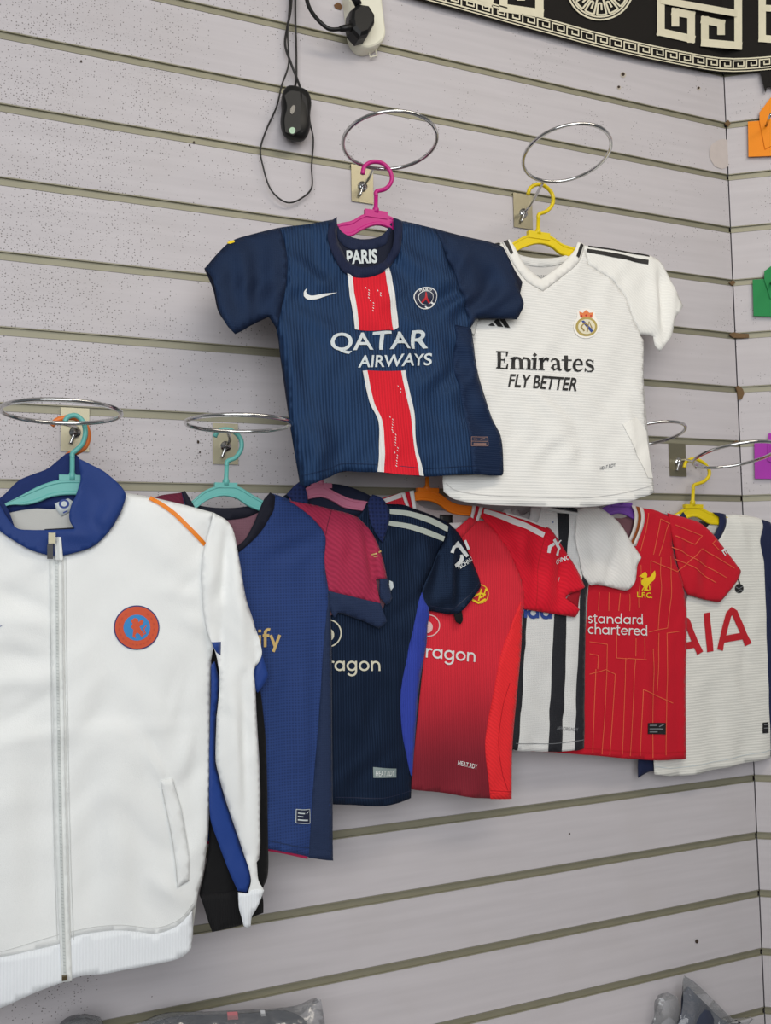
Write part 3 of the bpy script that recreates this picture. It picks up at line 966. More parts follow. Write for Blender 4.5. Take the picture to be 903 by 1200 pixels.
    # stripe
    redu = [(412, 322), (424, 325), (436, 324), (450, 319.5), (455, 345), (461, 387), (441, 388), (420, 386.5), (416, 350)]
    decal('red_stripe', t, redu, f, redm, 0.0010)
    decal('stripe_edging', t, [(407, 320), (413, 322.5), (416.5, 350), (420.5, 386.5), (415.5, 386), (411, 352)], f, whitem, 0.0012)
    decal('stripe_edging', t, [(449, 318), (455.5, 313.5), (459, 330), (463, 352), (467.5, 383), (461, 387), (456, 350)], f, whitem, 0.0012)
    decal('red_stripe', t, [(428.7, 434.4), (450, 435), (470.5, 434.4), (476.5, 463), (482, 487), (485.5, 519.6), (492, 557.2), (470, 556.5), (449, 553.6), (449, 520), (446.6, 493), (437.6, 472)], f, redm, 0.0010)
    decal('stripe_edging', t, [(424, 435), (429.5, 434.4), (438.2, 472), (447, 493), (449.5, 520), (449.5, 553.4), (442, 552.8), (443.6, 519.6), (442.4, 493), (433, 472)], f, whitem, 0.0012)
    decal('stripe_edging', t, [(470, 434.4), (475, 434), (479.5, 457), (485.5, 484), (488, 519.6), (497.5, 557.6), (491.5, 557), (485, 519.6), (481.4, 487), (476, 463)], f, whitem, 0.0012)
    flecks = []
    for (x, y, n_) in ((467, 452, 3), (457, 488, 6), (460, 506, 8), (462, 530, 6), (430, 336, 5), (434, 352, 5), (443, 340, 3)):
        for k in range(n_):
            dx = (k * 7919 % 5 - 2) * 0.7
            flecks.append(ribbon([(x + dx + k * 0.4, y + k * 3.1), (x + dx + k * 0.5 + 0.8, y + k * 3.1 + 1.6)], 0.75))
    decal('stripe_fleck', t, flecks, f, PRINT_WHITE, 0.0016, True)['kind'] = 'stuff'
    lettering('lettering', t, 'QATAR', (386.5, 415.5), (501.5, 412), (386.5, 390.5), f, PRINT_SILVER, 0.014, 0, 0.0014)
    lettering('lettering', t, 'AIRWAYS', (418.5, 431.5), (505, 428), (420, 417), f, PRINT_SILVER, 0.016, 0, 0.0014)
    decal('swoosh', t, [(359.6, 337.5), (358.5, 341.5), (361, 345), (366, 346.5), (378, 344.5), (395.7, 342.3), (380, 347.5), (370, 350.6), (361, 350.5), (356.5, 346.5), (356.3, 341.5)], f, PRINT_WHITE, 0.0013)
    c = decal('crest', t, circ(498.5, 349, 13.6, 28, 12.8), f, PRINT_WHITE, 0.0010)
    decal('crest_field', c, circ(498.5, 349, 12.6, 28, 11.8), f, PRINT_NAVY, 0.0013)
    decal('crest_ring', c, circ(498.5, 349, 8.9, 24, 8.3), f, PRINT_WHITE, 0.0016)
    decal('crest_centre', c, circ(498.5, 349, 8.2, 24, 7.6), f, PRINT_NAVY, 0.0019)
    tower = [ribbon([(498.5, 342.5), (497.5, 350), (493.5, 355)], [1.0, 1.8, 2.4]), ribbon([(498.5, 342.5), (499.5, 350), (503.5, 355)], [1.0, 1.8, 2.4]), ribbon([(494.5, 351.5), (502.5, 351.5)], 1.4)]
    decal('crest_tower', c, tower, f, PRINT_RED, 0.0022, True)
    lettering('crest_lettering', c, 'PARIS', (492, 341.5), (505, 341), (492, 338), f, PRINT_WHITE, 0.02, 0, 0.0017)
    lb = decal('care_label', t, [(550, 512), (572, 511.5), (572, 523), (550, 523.5)], f, PRINT_NAVY, 0.0012, smoothed=False)
    decal('label_print', lb, [*frame4(550.4, 512.4, 571.6, 523, 0.6, -0.4), ribbon([(550.4, 517.6), (571.6, 517.3)], 0.6), ribbon([(553, 515), (558, 515)], 1.2), ribbon([(562, 515), (568, 514)], 1.2), ribbon([(553, 520.5), (569, 520.2)], 1.6)], f, plain('label_copper', (140, 108, 100), 0.5), 0.0015, True, smoothed=False)
    decal('hem_stitching', t, [ribbon([(352, 558), (384, 550), (402, 543), (450, 545), (496, 548.5), (551, 546.5), (589, 547.5)], 0.7)], f, smooth_navy, 0.0010, True)
    decal('sleeve_patch', t, [(266, 284), (270, 281.5), (274.5, 280.5), (275, 283.5), (270, 285.5)], f, PRINT_YELLOW, 0.0012)
    hanger('magenta plastic hanger of the navy shirt with red stripe', off0 - HB, [(424.5, 204), (427, 195), (436, 189.8), (448, 191.5), (457, 201), (458.5, 212), (452, 221), (441, 224.5), (440.5, 230)], [(440.5, 228), (440, 249)],
           [(345, 292), (370, 279), (395, 263), (412, 259), (424, 252), (440, 249), (452, 252), (461, 256), (490, 270), (515, 284)],
           [(345, 304), (370, 292), (395, 278.5), (412, 277), (422, 271), (440, 264), (452, 266), (461, 271), (490, 284), (515, 296)], MAGENTA, (427, 453, 250), 0.006)


navy_stripe_shirt()


# ------------------------------------------------------------------ white shirt beside it
def serif_emirates():
    """bold serif letters in unit space: x 0..1 over the word, y 0..1 cap height"""
    G = []

    def add(polys, x, sx):
        k = 1.0 if x == 0 else 1.09
        for p in polys: G.append([(x + a * sx * (1.0 if x == 0 else 1.10), b * (k if b < 0.7 else 1.0)) for a, b in p])
    s = 0.118
    E_ = [rect(0.10, 0, 0.38, 1), rect(0, 0.93, 0.95, 1), rect(0, 0, 1.0, 0.07), rect(0.3, 0.47, 0.72, 0.54), [(0.78, 0.72), (0.88, 0.72), (0.95, 1.0), (0.78, 0.96)], rect(0.64, 0.36, 0.72, 0.65), [(0.82, 0.04), (0.92, 0.3), (1.02, 0.3), (1.0, 0)]]
    add(E_, 0.0, s)
    stem = lambda x: [rect(x, 0, x + 0.25, 0.60), rect(x - 0.10, 0, x + 0.34, 0.06)]
    arch = lambda x: [ribbon([(x, 0.48), (x + 0.14, 0.62), (x + 0.36, 0.62), (x + 0.46, 0.46), (x + 0.46, 0.0)], [0.06, 0.12, 0.16, 0.22, 0.24])]
    add(stem(0.12) + [[(0, 0.60), (0.37, 0.68), (0.37, 0.5), (0.0, 0.54)]] + arch(0.30) + stem(0.64)[1:] + arch(0.82) + stem(1.16)[1:], 0.135, s * 1.02)
    def i_(): return stem(0.12) + [[(0, 0.60), (0.37, 0.66), (0.37, 0.52), (0.0, 0.54)], [(0.1, 0.86), (0.24, 0.98), (0.40, 0.86), (0.24, 0.74)]]
    add(i_(), 0.325, s)
    add(stem(0.12) + [[(0, 0.60), (0.37, 0.68), (0.37, 0.5), (0.0, 0.54)], ribbon([(0.34, 0.42), (0.46, 0.58), (0.62, 0.62), (0.76, 0.54)], [0.06, 0.12, 0.14, 0.18])], 0.39, s)
    a_ = [ribbon([(0.10, 0.48), (0.20, 0.60), (0.42, 0.63), (0.58, 0.50), (0.60, 0.12), (0.70, 0.04), (0.82, 0.06)], [0.14, 0.08, 0.09, 0.2, 0.22, 0.1, 0.05]), ribbon([(0.56, 0.38), (0.26, 0.31), (0.15, 0.17), (0.27, 0.04), (0.56, 0.14)], [0.05, 0.09, 0.18, 0.10, 0.05])]
    add(a_, 0.50, s)
    add([rect(0.18, 0.08, 0.43, 0.9), rect(0, 0.54, 0.70, 0.61), ribbon([(0.30, 0.14), (0.42, 0.03), (0.58, 0.05), (0.70, 0.14)], [0.25, 0.14, 0.1, 0.05])], 0.605, s)
    e_ = [rect(0.16, 0.33, 0.78, 0.385), ribbon([(0.70, 0.35), (0.68, 0.50), (0.58, 0.60), (0.42, 0.63), (0.26, 0.57), (0.16, 0.42), (0.15, 0.26), (0.24, 0.09), (0.42, 0.02), (0.60, 0.05), (0.78, 0.16)], [0.16, 0.15, 0.10, 0.07, 0.12, 0.2, 0.21, 0.16, 0.09, 0.07, 0.04])]
    add(e_, 0.70, s)
    s_ = [rect(0.56, 0.44, 0.62, 0.64), rect(0.06, 0.0, 0.12, 0.2), ribbon([(0.60, 0.50), (0.46, 0.61), (0.28, 0.62), (0.17, 0.53), (0.20, 0.42), (0.38, 0.34), (0.56, 0.26), (0.62, 0.14), (0.50, 0.03), (0.28, 0.02), (0.08, 0.13)], [0.04, 0.06, 0.08, 0.12, 0.15, 0.17, 0.15, 0.12, 0.08, 0.06, 0.04])]
    add(s_, 0.81, s * 1.05)
    k = 0.885
    return [[(a / k, b) for a, b in p] for p in G]


def white_shirt():
    off0 = 0.075
    off = (off0, 2.03, 0.14)
    wf = fabric('white_waffle', (234, 233, 229), 'hrib', 0.0040, 0.10, 0.45, mottled=0.03)
    ws = fabric('white_sleeve', (237, 236, 231), 'diag', 0.0035, 0.06, 0.3, mottled=0.03)
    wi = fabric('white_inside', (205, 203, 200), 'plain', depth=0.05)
    t = garment('football_shirt', 'white football shirt with black shoulder stripes on yellow hanger, upper row', 'shirt', (645, 590), off)
    rsh = [(684.5, 286), (700, 288), (720, 290.5), (740, 294), (761.6, 298), (774.5, 304.6), (783, 318), (790, 332), (802.4, 357)]
    rund = [(774.5, 411), (769, 404), (767, 393), (751.5, 391)]
    rside = [(751.5, 391), (756, 400), (756, 440), (759, 500), (766, 549), (769, 577)]
    hem = [(769, 577), (745, 585), (716, 591), (676, 594.5), (616, 593), (566, 591), (533, 584.5), (521.6, 576)]
    lside = [(521.6, 576), (520.6, 558), (535, 500), (545, 440), (556, 395)]
    lsh = [(556, 395), (530, 372), (530, 330), (545, 294), (577, 284.5), (590, 282.5)]
    f = Field(off, [rsh, rund + rside[1:], lside + lsh[1:]], T=0.005, RR=0.028, noise=0.0013, seed=8, hem=(650, 592, 0.12, 0.0028), folds=[
        (612, 440, 690, 570, 14, 0.0020), (690, 500, 735, 440, 12, -0.0014), (590, 470, 640, 560, 14, -0.0014), (735, 470, 745, 575, 6, 0.0016), (742, 450, 752, 470, 5, 0.0016),
        (700, 330, 660, 420, 14, -0.0012), (735, 360, 700, 440, 12, 0.0012), (775, 310, 779, 400, 6, -0.0042), (764, 320, 768, 385, 6, 0.0030), (788, 340, 782, 390, 5, 0.002), (720, 300, 735, 345, 7, -0.0012), (600, 400, 580, 500, 14, -0.0010)])
    torso = [(590, 283), (597, 300), (606, 314.7), (617.6, 329), (636, 340.6), (655, 326), (675, 309), (684.5, 286), (690, 310), (715.5, 327.7), (732.8, 349), (741, 372), (751.5, 391)] + rside[1:] + hem[1:] + lside[1:] + [(566, 350), (577, 310), (577, 284.5)]
    panel('front', t, torso, f, wf)
    panel('sleeve', t, rsh + [(796, 365), (790, 373), (788.5, 381), (787.5, 389.6), (781, 402), (774.5, 411)] + rund[1:] + [(741, 372), (732.8, 349), (715.5, 327.7), (690, 310)], f, ws, 0.0005)
    panel('sleeve', t, [(577, 284.5), (545, 294), (530, 330), (530, 372), (556, 392), (566, 350), (577, 310)], f, ws, 0.0005)
    panel('back', t, [(590, 282.5), (603, 293), (620, 299), (640, 301), (660, 299), (675, 293), (684, 286), (720, 290.5), (761.6, 298), (774.5, 304.6), (790, 332), (801, 356), (789, 385), (774.5, 409), (768, 393), (752, 391), (756, 440), (766, 549), (768, 573), (676, 590), (566, 587), (523, 574), (535, 500), (545, 440), (556, 395), (532, 370), (532, 330), (546, 295), (577, 284.5)], f, wi, side=-1)
    panel('neckband', t, [(596.5, 280.5), (603, 291), (610, 304), (618, 315), (633.4, 327.5), (655, 312), (667, 300), (674, 291), (677, 283.5), (685.5, 285.5), (684, 293), (675.5, 309), (655, 326.5), (636, 341), (617, 329.5), (605.5, 315), (596, 300), (589.5, 283)], f, fabric('white_neckband', (240, 238, 232), 'plain', depth=0.04), 0.0013)
    panel('back_neckband', t, [(592, 283), (603, 293), (620, 299), (640, 301), (660, 299), (675, 293), (682, 285), (676, 302), (655, 309), (636, 311), (618, 308), (600, 298)], f, fabric('white_back_neckband', (222, 221, 217), 'hrib', 0.003, 0.08), 0.001, side=-1)
    lettering('neck_print', t, 'HEAT.RDY', (630, 324), (645, 324.5), (630, 320.5), f, PRINT_GREY, 0.0, 0, 0.0016, side=-1)
    for p in ([(590.2, 282.8), (594.5, 281.0), (600.5, 297), (597.5, 298.5)], [(673.7, 300.5), (680.5, 284.8), (684.3, 286.4), (676.8, 303)]):
        decal('neck_stripe', t, p, f, PRINT_BLACK, 0.0021, smoothed=False)
    for p in ([(688, 291), (722, 297), (759.2, 304.8), (758.6, 310.2), (722, 302.4), (687, 295.2)], [(690, 287.0), (722, 291.6), (761.6, 298.4), (761.2, 300.6), (722, 293.6), (690, 288.8)], [(571, 286.2), (586, 283.5), (587, 286), (572, 288.4)]):
        decal('shoulder_stripe', t, p, f, PRINT_BLACK, 0.0012, smoothed=False)
    decal('sport_mark', t, [[(571.5, 381.2), (576, 378.2), (579.2, 382.4), (574.5, 382)], [(577.3, 377), (582.3, 374), (588.8, 383.4), (582.2, 382.9)], [(583.6, 373.2), (589.3, 370.4), (597.3, 384.2), (590.8, 383.6)]], f, PRINT_BLACK, 0.0011, True, smoothed=False)
    glyphs('lettering', t, serif_emirates(), (580, 432), (693, 436), (580.5, 411.5), f, PRINT_BLACK, 0.0011)
    lettering('lettering', t, 'FLY BETTER', (595, 453.3), (674.5, 458.5), (597, 438), f, PRINT_BLACK, 0.02, 0.10, 0.0011)
    c = decal('crest', t, [(676, 366), (680, 362.5), (686, 361), (693, 362.5), (697, 366), (697.5, 371), (700.5, 377), (700.5, 386), (696, 393), (687, 396.5), (678, 394), (673, 387), (672.5, 379), (676, 372)], f, plain('patch_white', (244, 240, 232), 0.6), 0.0012)
    decal('crest_crown', c, [(678.5, 365), (683, 366.5), (686.5, 363), (690.5, 366.5), (695, 366), (693.5, 372.5), (680, 372)], f, plain('crown_orange', (226, 126, 70), 0.6), 0.0015)
    decal('crest_disc', c, circ(686.8, 382.8, 12.2, 26, 11.4), f, plain('crest_gold', (176, 156, 84), 0.5), 0.0015)
    decal('crest_disc_inner', c, circ(686.8, 382.8, 9.4, 24, 8.8), f, PRINT_CREAM, 0.0018)
    decal('crest_sash', c, [(681, 376), (684, 375.5), (694, 388), (691.5, 390)], f, PRINT_BLUE, 0.0021)
    decal('crest_monogram', c, [ribbon([(684, 388), (680.5, 383), (684, 378.5), (688, 381)], 1.5), ribbon([(687, 389), (689.5, 377), (692.5, 385)], 1.3)], f, plain('crest_gold_dark', (150, 126, 60), 0.5), 0.0024, True)
    decal('crest_jewel', c, [circ(681.5, 370, 1.0, 7), circ(686.7, 369.4, 1.1, 7), circ(692, 370, 1.0, 7)], f, PRINT_RED, 0.0018, True)
    lettering('hem_print', t, 'HEAT.RDY', (703, 551), (721, 546.5), (702.6, 547), f, PRINT_GREY, 0.01, 0.1, 0.0011)
    decal('side_patch', t, [(729, 497), (745, 489), (758, 505), (761, 535), (766, 560), (758, 560), (742, 528)], f, fabric('white_side_patch', (240, 238, 232), 'plain', depth=0.03), 0.0010, smoothed=False)
    decal('hem_stitching', t, [ribbon([(768, 567), (745, 574), (716, 580), (676, 583.5), (616, 582), (566, 580), (533, 574), (523, 566)], 0.8)], f, wi, 0.0008, True)
    hanger('yellow plastic hanger of the white shirt in the upper row', off0 - HB, [(618.5, 228), (621, 220.5), (629, 216.2), (638, 218), (646.5, 227), (647.5, 238), (641, 247), (631.5, 251), (630.5, 256)], [(630.6, 254), (630, 274)],
           [(552, 304), (575, 295), (601, 284), (612, 277.5), (630, 273.5), (645, 277), (658, 286), (674, 291), (700, 300), (730, 312)],
           [(552, 316), (575, 308), (601, 297), (612, 291), (630, 286), (645, 289.5), (656, 298), (674, 303.5), (700, 312), (730, 324)], YELLOW, (618, 643, 275), 0.006)


white_shirt()


# ------------------------------------------------------------------ white zip jacket, lower row far left
def zip_jacket():
    off = 0.105
    wf = fabric('jacket_white', (240, 242, 241), 'plain', depth=0.03, rough=0.62, mottled=0.03)
    wr = fabric('jacket_rib_white', (238, 242, 246), 'rib', 0.0036, 0.06, 0.3, mottled=0.03)
    bl = fabric('jacket_blue', (36, 66, 138), 'plain', depth=0.08, rough=0.55)
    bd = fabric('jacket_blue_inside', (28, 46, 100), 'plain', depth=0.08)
    t = garment('track_jacket', 'white zip track jacket with blue stand collar and orange crest', 'jacket', (80, 1190), off, 'jackets at the left of the lower row')
    rsh = [(146, 577), (168, 581), (190, 585), (217, 591), (251, 600)]
    rside = [(246, 748), (249, 775), (248.7, 810), (248.6, 862), (247.5, 941), (245, 984), (239.6, 1026), (234, 1047), (227, 1069)]
    hemb = [(225.6, 1110.7), (216, 1121), (205, 1126), (180, 1132), (150, 1137), (127, 1140.6), (94, 1142.6), (77.5, 1148), (44, 1160.6), (0, 1182), (-40, 1192), (-80, 1190), (-112, 1178)]
    hemt = [(227, 1069), (208, 1086), (182.7, 1095.5), (160, 1093), (138, 1091), (112, 1093), (88.6, 1097), (66.4, 1106.6), (40, 1113), (0, 1122), (-50, 1128), (-115, 1120)]
    lside = [(-112, 1178), (-118, 1000), (-122, 860), (-118, 760), (-108, 700), (-104, 640), (-112, 600)]
    lsh = [(-112, 600), (-70, 592), (-30, 583)]
    f = Field(off, [rsh, [(251, 600), (241, 637)], rside + [(226, 1110)], lside, lsh], T=0.009, RR=0.05, noise=0.0014, gain=1.7, seed=21, hem=(80, 1140, 0.20, 0.004), folds=[
        (-10, 688, 60, 716, 8, -0.0024), (-10, 722, 60, 735, 8, 0.0020), (-10, 765, 60, 775, 8, -0.0022), (-10, 800, 58, 796, 8, 0.0018), (5, 850, 60, 812, 7, -0.0018), (-10, 872, 64, 858, 4, 0.0010), (205, 700, 236, 670, 8, -0.0018), (190, 690, 232, 700, 8, 0.0018), (215, 720, 240, 740, 8, 0.002),
        (165, 860, 190, 915, 4, 0.0022), (171, 858, 197, 910, 4, -0.0020), (182, 872, 192, 912, 3, 0.0016), (0, 858, 240, 846, 2.5, 0.0007), (200, 850, 214, 790, 4, 0.0014), (226, 846, 216, 905, 5, 0.0016), (215, 780, 200, 950, 14, -0.0026), (232, 850, 225, 1010, 10, -0.0028), (130, 880, 140, 1060, 18, 0.003), (105, 900, 112, 1080, 16, -0.0026), (160, 960, 170, 1080, 14, -0.0022), (40, 860, 45, 1080, 18, -0.0028), (15, 880, 10, 1100, 18, 0.003),
        (160, 600, 230, 680, 20, 0.002), (110, 660, 125, 820, 20, -0.0016), (0, 870, 240, 850, 5, 0.0008), (180, 1030, 222, 1060, 8, 0.003)])
    neck_out = [(146, 577), (144, 594), (136, 610), (128.5, 621), (111, 638), (88.6, 647), (64, 651), (40, 645), (22, 636), (0, 621), (-16, 603), (-30, 583)]
    torso = rsh + [(250, 637), (247, 655), (246, 672), (247, 700), (250, 726), (252, 748)] + rside[1:] + hemt[1:] + lside[1:] + lsh[1:] + neck_out[::-1][1:-1]
    panel('front', t, torso, f, wf, res=0.006)
    panel('hem_band', t, hemt[::1] + lside[:1] + hemb[::-1][1:], f, wr, 0.0006, thick=0.003)
    # left sleeve, out of the picture
    panel('sleeve', t, [(-112, 600), (-104, 640), (-108, 700), (-118, 760), (-122, 860), (-120, 1010), (-118, 1100), (-150, 1090), (-172, 900), (-165, 740), (-145, 650), (-128, 610)], f, wf, 0.002, res=0.01)
    # right sleeve with its long front fold
    fs = Field(off + 0.004, [[(251, 600), (267.5, 610), (275, 622.5), (282.5, 660), (290, 702.5), (300, 735), (301, 812), (306, 914), (305, 1006)], [(255, 840), (253.8, 874), (254, 894), (265.5, 939), (279, 979), (288, 1006)]], T=0.007, RR=0.020, noise=0.0010, seed=5, folds=[
        (268, 615, 262, 700, 5, -0.0045), (263, 690, 258, 840, 4, -0.003), (278, 650, 284, 780, 7, 0.003), (286, 790, 290, 1000, 5, -0.003), (272, 800, 280, 930, 7, 0.0022), (247, 640, 244, 720, 6, 0.002), (252, 700, 256, 750, 5, -0.0015), (296, 760, 300, 900, 4, 0.002)])
    sleeve = [(251, 600), (267.5, 610), (275, 622.5), (282.5, 660), (290, 702.5), (300, 735), (307, 764), (304, 776), (298, 786), (300, 812), (302, 847), (306, 914), (306, 960), (305, 1006), (301, 1011), (302.5, 1031), (309, 1043), (302, 1062), (295, 1074), (291, 1048), (294, 1031), (288, 1006), (279, 979), (265.5, 939), (258, 912), (254, 894), (253.8, 874), (255, 840), (258, 795), (255, 770), (246, 748), (240, 726), (237, 700), (236, 672), (237, 655), (241, 637)]
    s = panel('sleeve', t, sleeve, fs, wf, 0.0, res=0.005)
    panel('sleeve_blue_panel', s, [(248.7, 810), (249, 780), (253, 776), (258, 796), (255.5, 840), (254.3, 874), (254.5, 894), (258.5, 912), (266, 939), (279.5, 979), (288.5, 1006), (294.5, 1031), (290.5, 1048), (280, 1046), (270, 1024), (257.6, 990.7), (247.5, 959), (247, 900), (248, 850)], fs, bl, -0.0065, res=0.005)
    panel('sleeve_blue_gusset', s, [(247.5, 752.5), (260, 752.5), (259.5, 768), (254, 764)], fs, bl, 0.0012)
    panel('sleeve_cuff', s, [(279.4, 1046), (290, 1047.5), (296, 1043), (309, 1043), (302, 1062), (295, 1074), (293.5, 1085), (290, 1087), (285.7, 1085), (283, 1075), (280, 1064)], fs, wr, 0.0005, thick=0.003)
    panel('sleeve_elbow_panel', s, [(298, 784), (306, 764), (311, 780), (313.8, 792), (309, 802), (302, 812), (298, 806)], Flat(off - 0.004), bl, 0.0)
    # stand collar
    fc = Field(off + 0.006, [], T=0.006, noise=0.0010, seed=4, folds=[(140, 585, 112, 625, 9, 0.003), (95, 560, 118, 600, 10, -0.002), (100, 600, 120, 630, 7, -0.0025), (70, 625, 110, 628, 6, 0.002)])
    collar = [(92, 537), (106, 544), (124, 554), (146.5, 577), (144, 594), (136, 610), (128.5, 621.5), (111, 639), (88.6, 647.5), (66, 651.5), (40, 646), (22, 637), (0, 622), (-16, 604), (-30, 583), (-18, 572), (0, 592), (8, 606), (20, 619), (36, 621), (52, 621), (70, 620.5), (87.5, 619.7), (82, 611), (81, 603), (84, 591), (89, 581), (94.5, 563), (93.5, 550)]
    panel('collar', t, collar, fc, fabric('jacket_collar_blue', (33, 60, 124), 'plain', depth=0.08, rough=0.6), res=0.005, thick=0.0022, corner=60)
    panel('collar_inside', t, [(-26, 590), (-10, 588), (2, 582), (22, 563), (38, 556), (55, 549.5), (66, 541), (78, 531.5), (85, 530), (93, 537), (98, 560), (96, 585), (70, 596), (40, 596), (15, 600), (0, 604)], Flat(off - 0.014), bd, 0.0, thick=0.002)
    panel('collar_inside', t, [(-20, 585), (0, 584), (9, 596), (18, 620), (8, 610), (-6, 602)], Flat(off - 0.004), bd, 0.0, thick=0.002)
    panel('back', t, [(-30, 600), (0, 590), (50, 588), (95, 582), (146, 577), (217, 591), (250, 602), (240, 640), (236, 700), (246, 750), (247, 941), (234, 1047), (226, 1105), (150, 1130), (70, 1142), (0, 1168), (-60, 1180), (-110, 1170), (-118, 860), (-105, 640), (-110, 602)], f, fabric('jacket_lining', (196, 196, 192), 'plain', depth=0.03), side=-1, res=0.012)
    panel('neck_tape', t, [(52, 620), (87, 618), (86, 628), (54, 628)], Flat(off - 0.0015), PRINT_BLACK, 0, thick=0.001)
    lab = panel('neck_label', t, [(64, 590), (80, 584), (86, 588), (84, 598), (72, 605), (66, 597)], Flat(off - 0.0125), PRINT_SILVER, 0, thick=0.0005, smoothed=False)
    decal('label_crest', lab, circ(75, 590.5, 6.2, 18, 5.4), Flat(off - 0.0125), PRINT_BLUE, 0.0004)
    decal('label_crest_centre', lab, circ(75, 590.5, 3.6, 14, 3.1), Flat(off - 0.0125), PRINT_SILVER, 0.0007)
    decal('label_size', lab, [ribbon([(74, 601), (79, 598.5)], 1.6)], Flat(off - 0.0125), PRINT_BLUE, 0.0004, True)
    # zip
    panel('zip_tape', t, [(58.5, 650), (64, 632), (72, 632), (74, 650), (76, 800), (80, 1000), (84, 1147.5), (72, 1149), (65, 1000), (61, 800)], f, fabric('zip_tape', (238, 241, 239), 'plain', depth=0.03), 0.0022, res=0.006, corner=20)
    panel('zip_top', t, [(63.5, 629.5), (71.5, 629.5), (74, 657), (64.5, 657)], fc, fabric('zip_tape', (238, 241, 239)), 0.0022, res=0.004, smoothed=False)
    decal('zip_top_teeth', t, [ribbon([(67.5, 630), (68.5, 656)], 2.2)], fc, plain('zip_white', (206, 210, 208), 0.35), 0.0030, True)
    z = decal('zip_teeth', t, [ribbon([(66, 632), (67.5, 800), (71.5, 1000), (75.5, 1140)], 3.0)], f, plain('zip_white', (206, 210, 208), 0.35), 0.0042, True, res=0.003)
    dark = []
    for k in range(128):
        y = 640 + k * 3.9
        x = np.interp(y, [632, 800, 1000, 1140], [66, 67.5, 71.5, 75.5])
        dark.append([(x - 1.3, y), (x + 1.3, y + 0.5), (x + 1.3, y + 1.5), (x - 1.3, y + 1.0)])
    decal('zip_tooth_gaps', z, dark, f, plain('zip_gap', (184, 190, 188), 0.5), 0.0046, True, smoothed=False, res=0)
    for dx in (-8, 6.5, 11):
        decal('stitching', t, [ribbon([(66 + dx, 654), (67.5 + dx, 800), (71.5 + dx, 1000), (75 + dx, 1100)], 0.8)], f, plain('stitch_grey', (206, 208, 206), 0.7), 0.0012 if dx != 6.5 else 0.0030, True)
    V = P1(59, 632, off + 0.012)
    zo = off + 0.012
    for nm, x0, x1, y0, y1, d, mt in (('zip_slider', 56.5, 65, 624.5, 637, 0.003, ZINC), ('zip_pull', 55.2, 62.2, 638, 655, 0.0022, plain('zip_pull_black', (20, 20, 22), 0.35))):
        bm = bmesh.new(); a, b = P1(x0, y1, zo), P1(x1, y0, zo)
        box_bm(bm, a.x, b.x, -zo - d, -zo, a.z, b.z); from_bm(nm, bm, mt, t, bevel=0.0008)
    bm = bmesh.new(); a, b = P1(72.5, 1149, off + 0.01), P1(78.5, 1143, off + 0.01)
    box_bm(bm, a.x, b.x, -off - 0.012, -off - 0.007, a.z, b.z); from_bm('zip_stop', bm, plain('zip_brass', (120, 106, 80), 0.35, 0.8), t, bevel=0.0005)
    # badge
    c = decal('crest', t, circ(160, 735.4, 26.6, 40, 26.0), f, plain('badge_edge_blue', (40, 46, 110), 0.6), 0.0012)
    decal('crest_ring', c, circ(160, 735.4, 25.2, 40, 24.6), f, PRINT_ORANGE, 0.0016)
    decal('crest_disc', c, circ(160, 735.4, 15.6, 32, 15.2), f, plain('badge_blue', (44, 134, 200), 0.6), 0.0020)
    lion = [[(155, 746), (156, 738), (153, 735), (155, 731), (153, 727), (157, 724), (161, 725), (162, 729), (165, 726), (168, 728), (166, 732), (163, 734), (165, 738), (168, 741), (166, 747), (163, 743), (160, 741), (158, 744), (159, 748)], ribbon([(165, 745), (170, 742), (168, 737), (171, 733)], 1.4)]
    decal('crest_lion', c, lion, f, PRINT_ORANGE, 0.0024, True)
    marks = []
    for k in range(13):
        if 5 <= k <= 7 : continue
        a = math.radians(-205 + k * 19.2)
        marks.append(circ(160 + 20.5 * math.cos(a), 735.4 + 20 * math.sin(a), 1.7, 6, 1.1, a + 1.57))
    for k in range(9):
        a = math.radians(40 + k * 12.5)
        marks.append(circ(160 + 20.5 * math.cos(a), 735.4 + 20 * math.sin(a), 1.5, 6, 1.0, a + 1.57))
    decal('crest_lettering', c, marks, f, plain('badge_text', (196, 70, 42), 0.6), 0.0020, True)
    decal('shoulder_piping', t, [ribbon([(176, 583), (190, 591), (205, 602), (222, 619), (241, 638)], 5.0)], f, plain('piping_orange', (240, 134, 26), 0.55), 0.0018, True)
    decal('swoosh', t, [(-24, 738), (-10, 741), (4.5, 731.5), (-8, 736.5), (-20, 734)], f, PRINT_BLUE, 0.0012)
    wl = panel('pocket_welt', t, [(188, 915), (202.5, 913), (208, 930), (212.6, 948), (218, 976), (221.6, 1002), (221.6, 1033), (208, 1039), (206, 1018), (203.6, 997), (197, 960), (190, 925)], f, wf, 0.0024, thick=0.002)
    decal('pocket_stitching', wl, [ribbon([(190, 925), (197, 960), (203.6, 997), (208, 1039)], 0.9), ribbon([(203, 916), (212.6, 949), (221, 1002)], 0.8)], f, plain('stitch_grey', (206, 208, 206), 0.7), 0.0030, True)
    decal('stitching', t, [ribbon([(227, 1060), (210, 1078), (182, 1088), (138, 1084), (88, 1090), (0, 1115)], 0.7)], f, plain('stitch_grey', (206, 208, 206), 0.7), 0.0010, True)
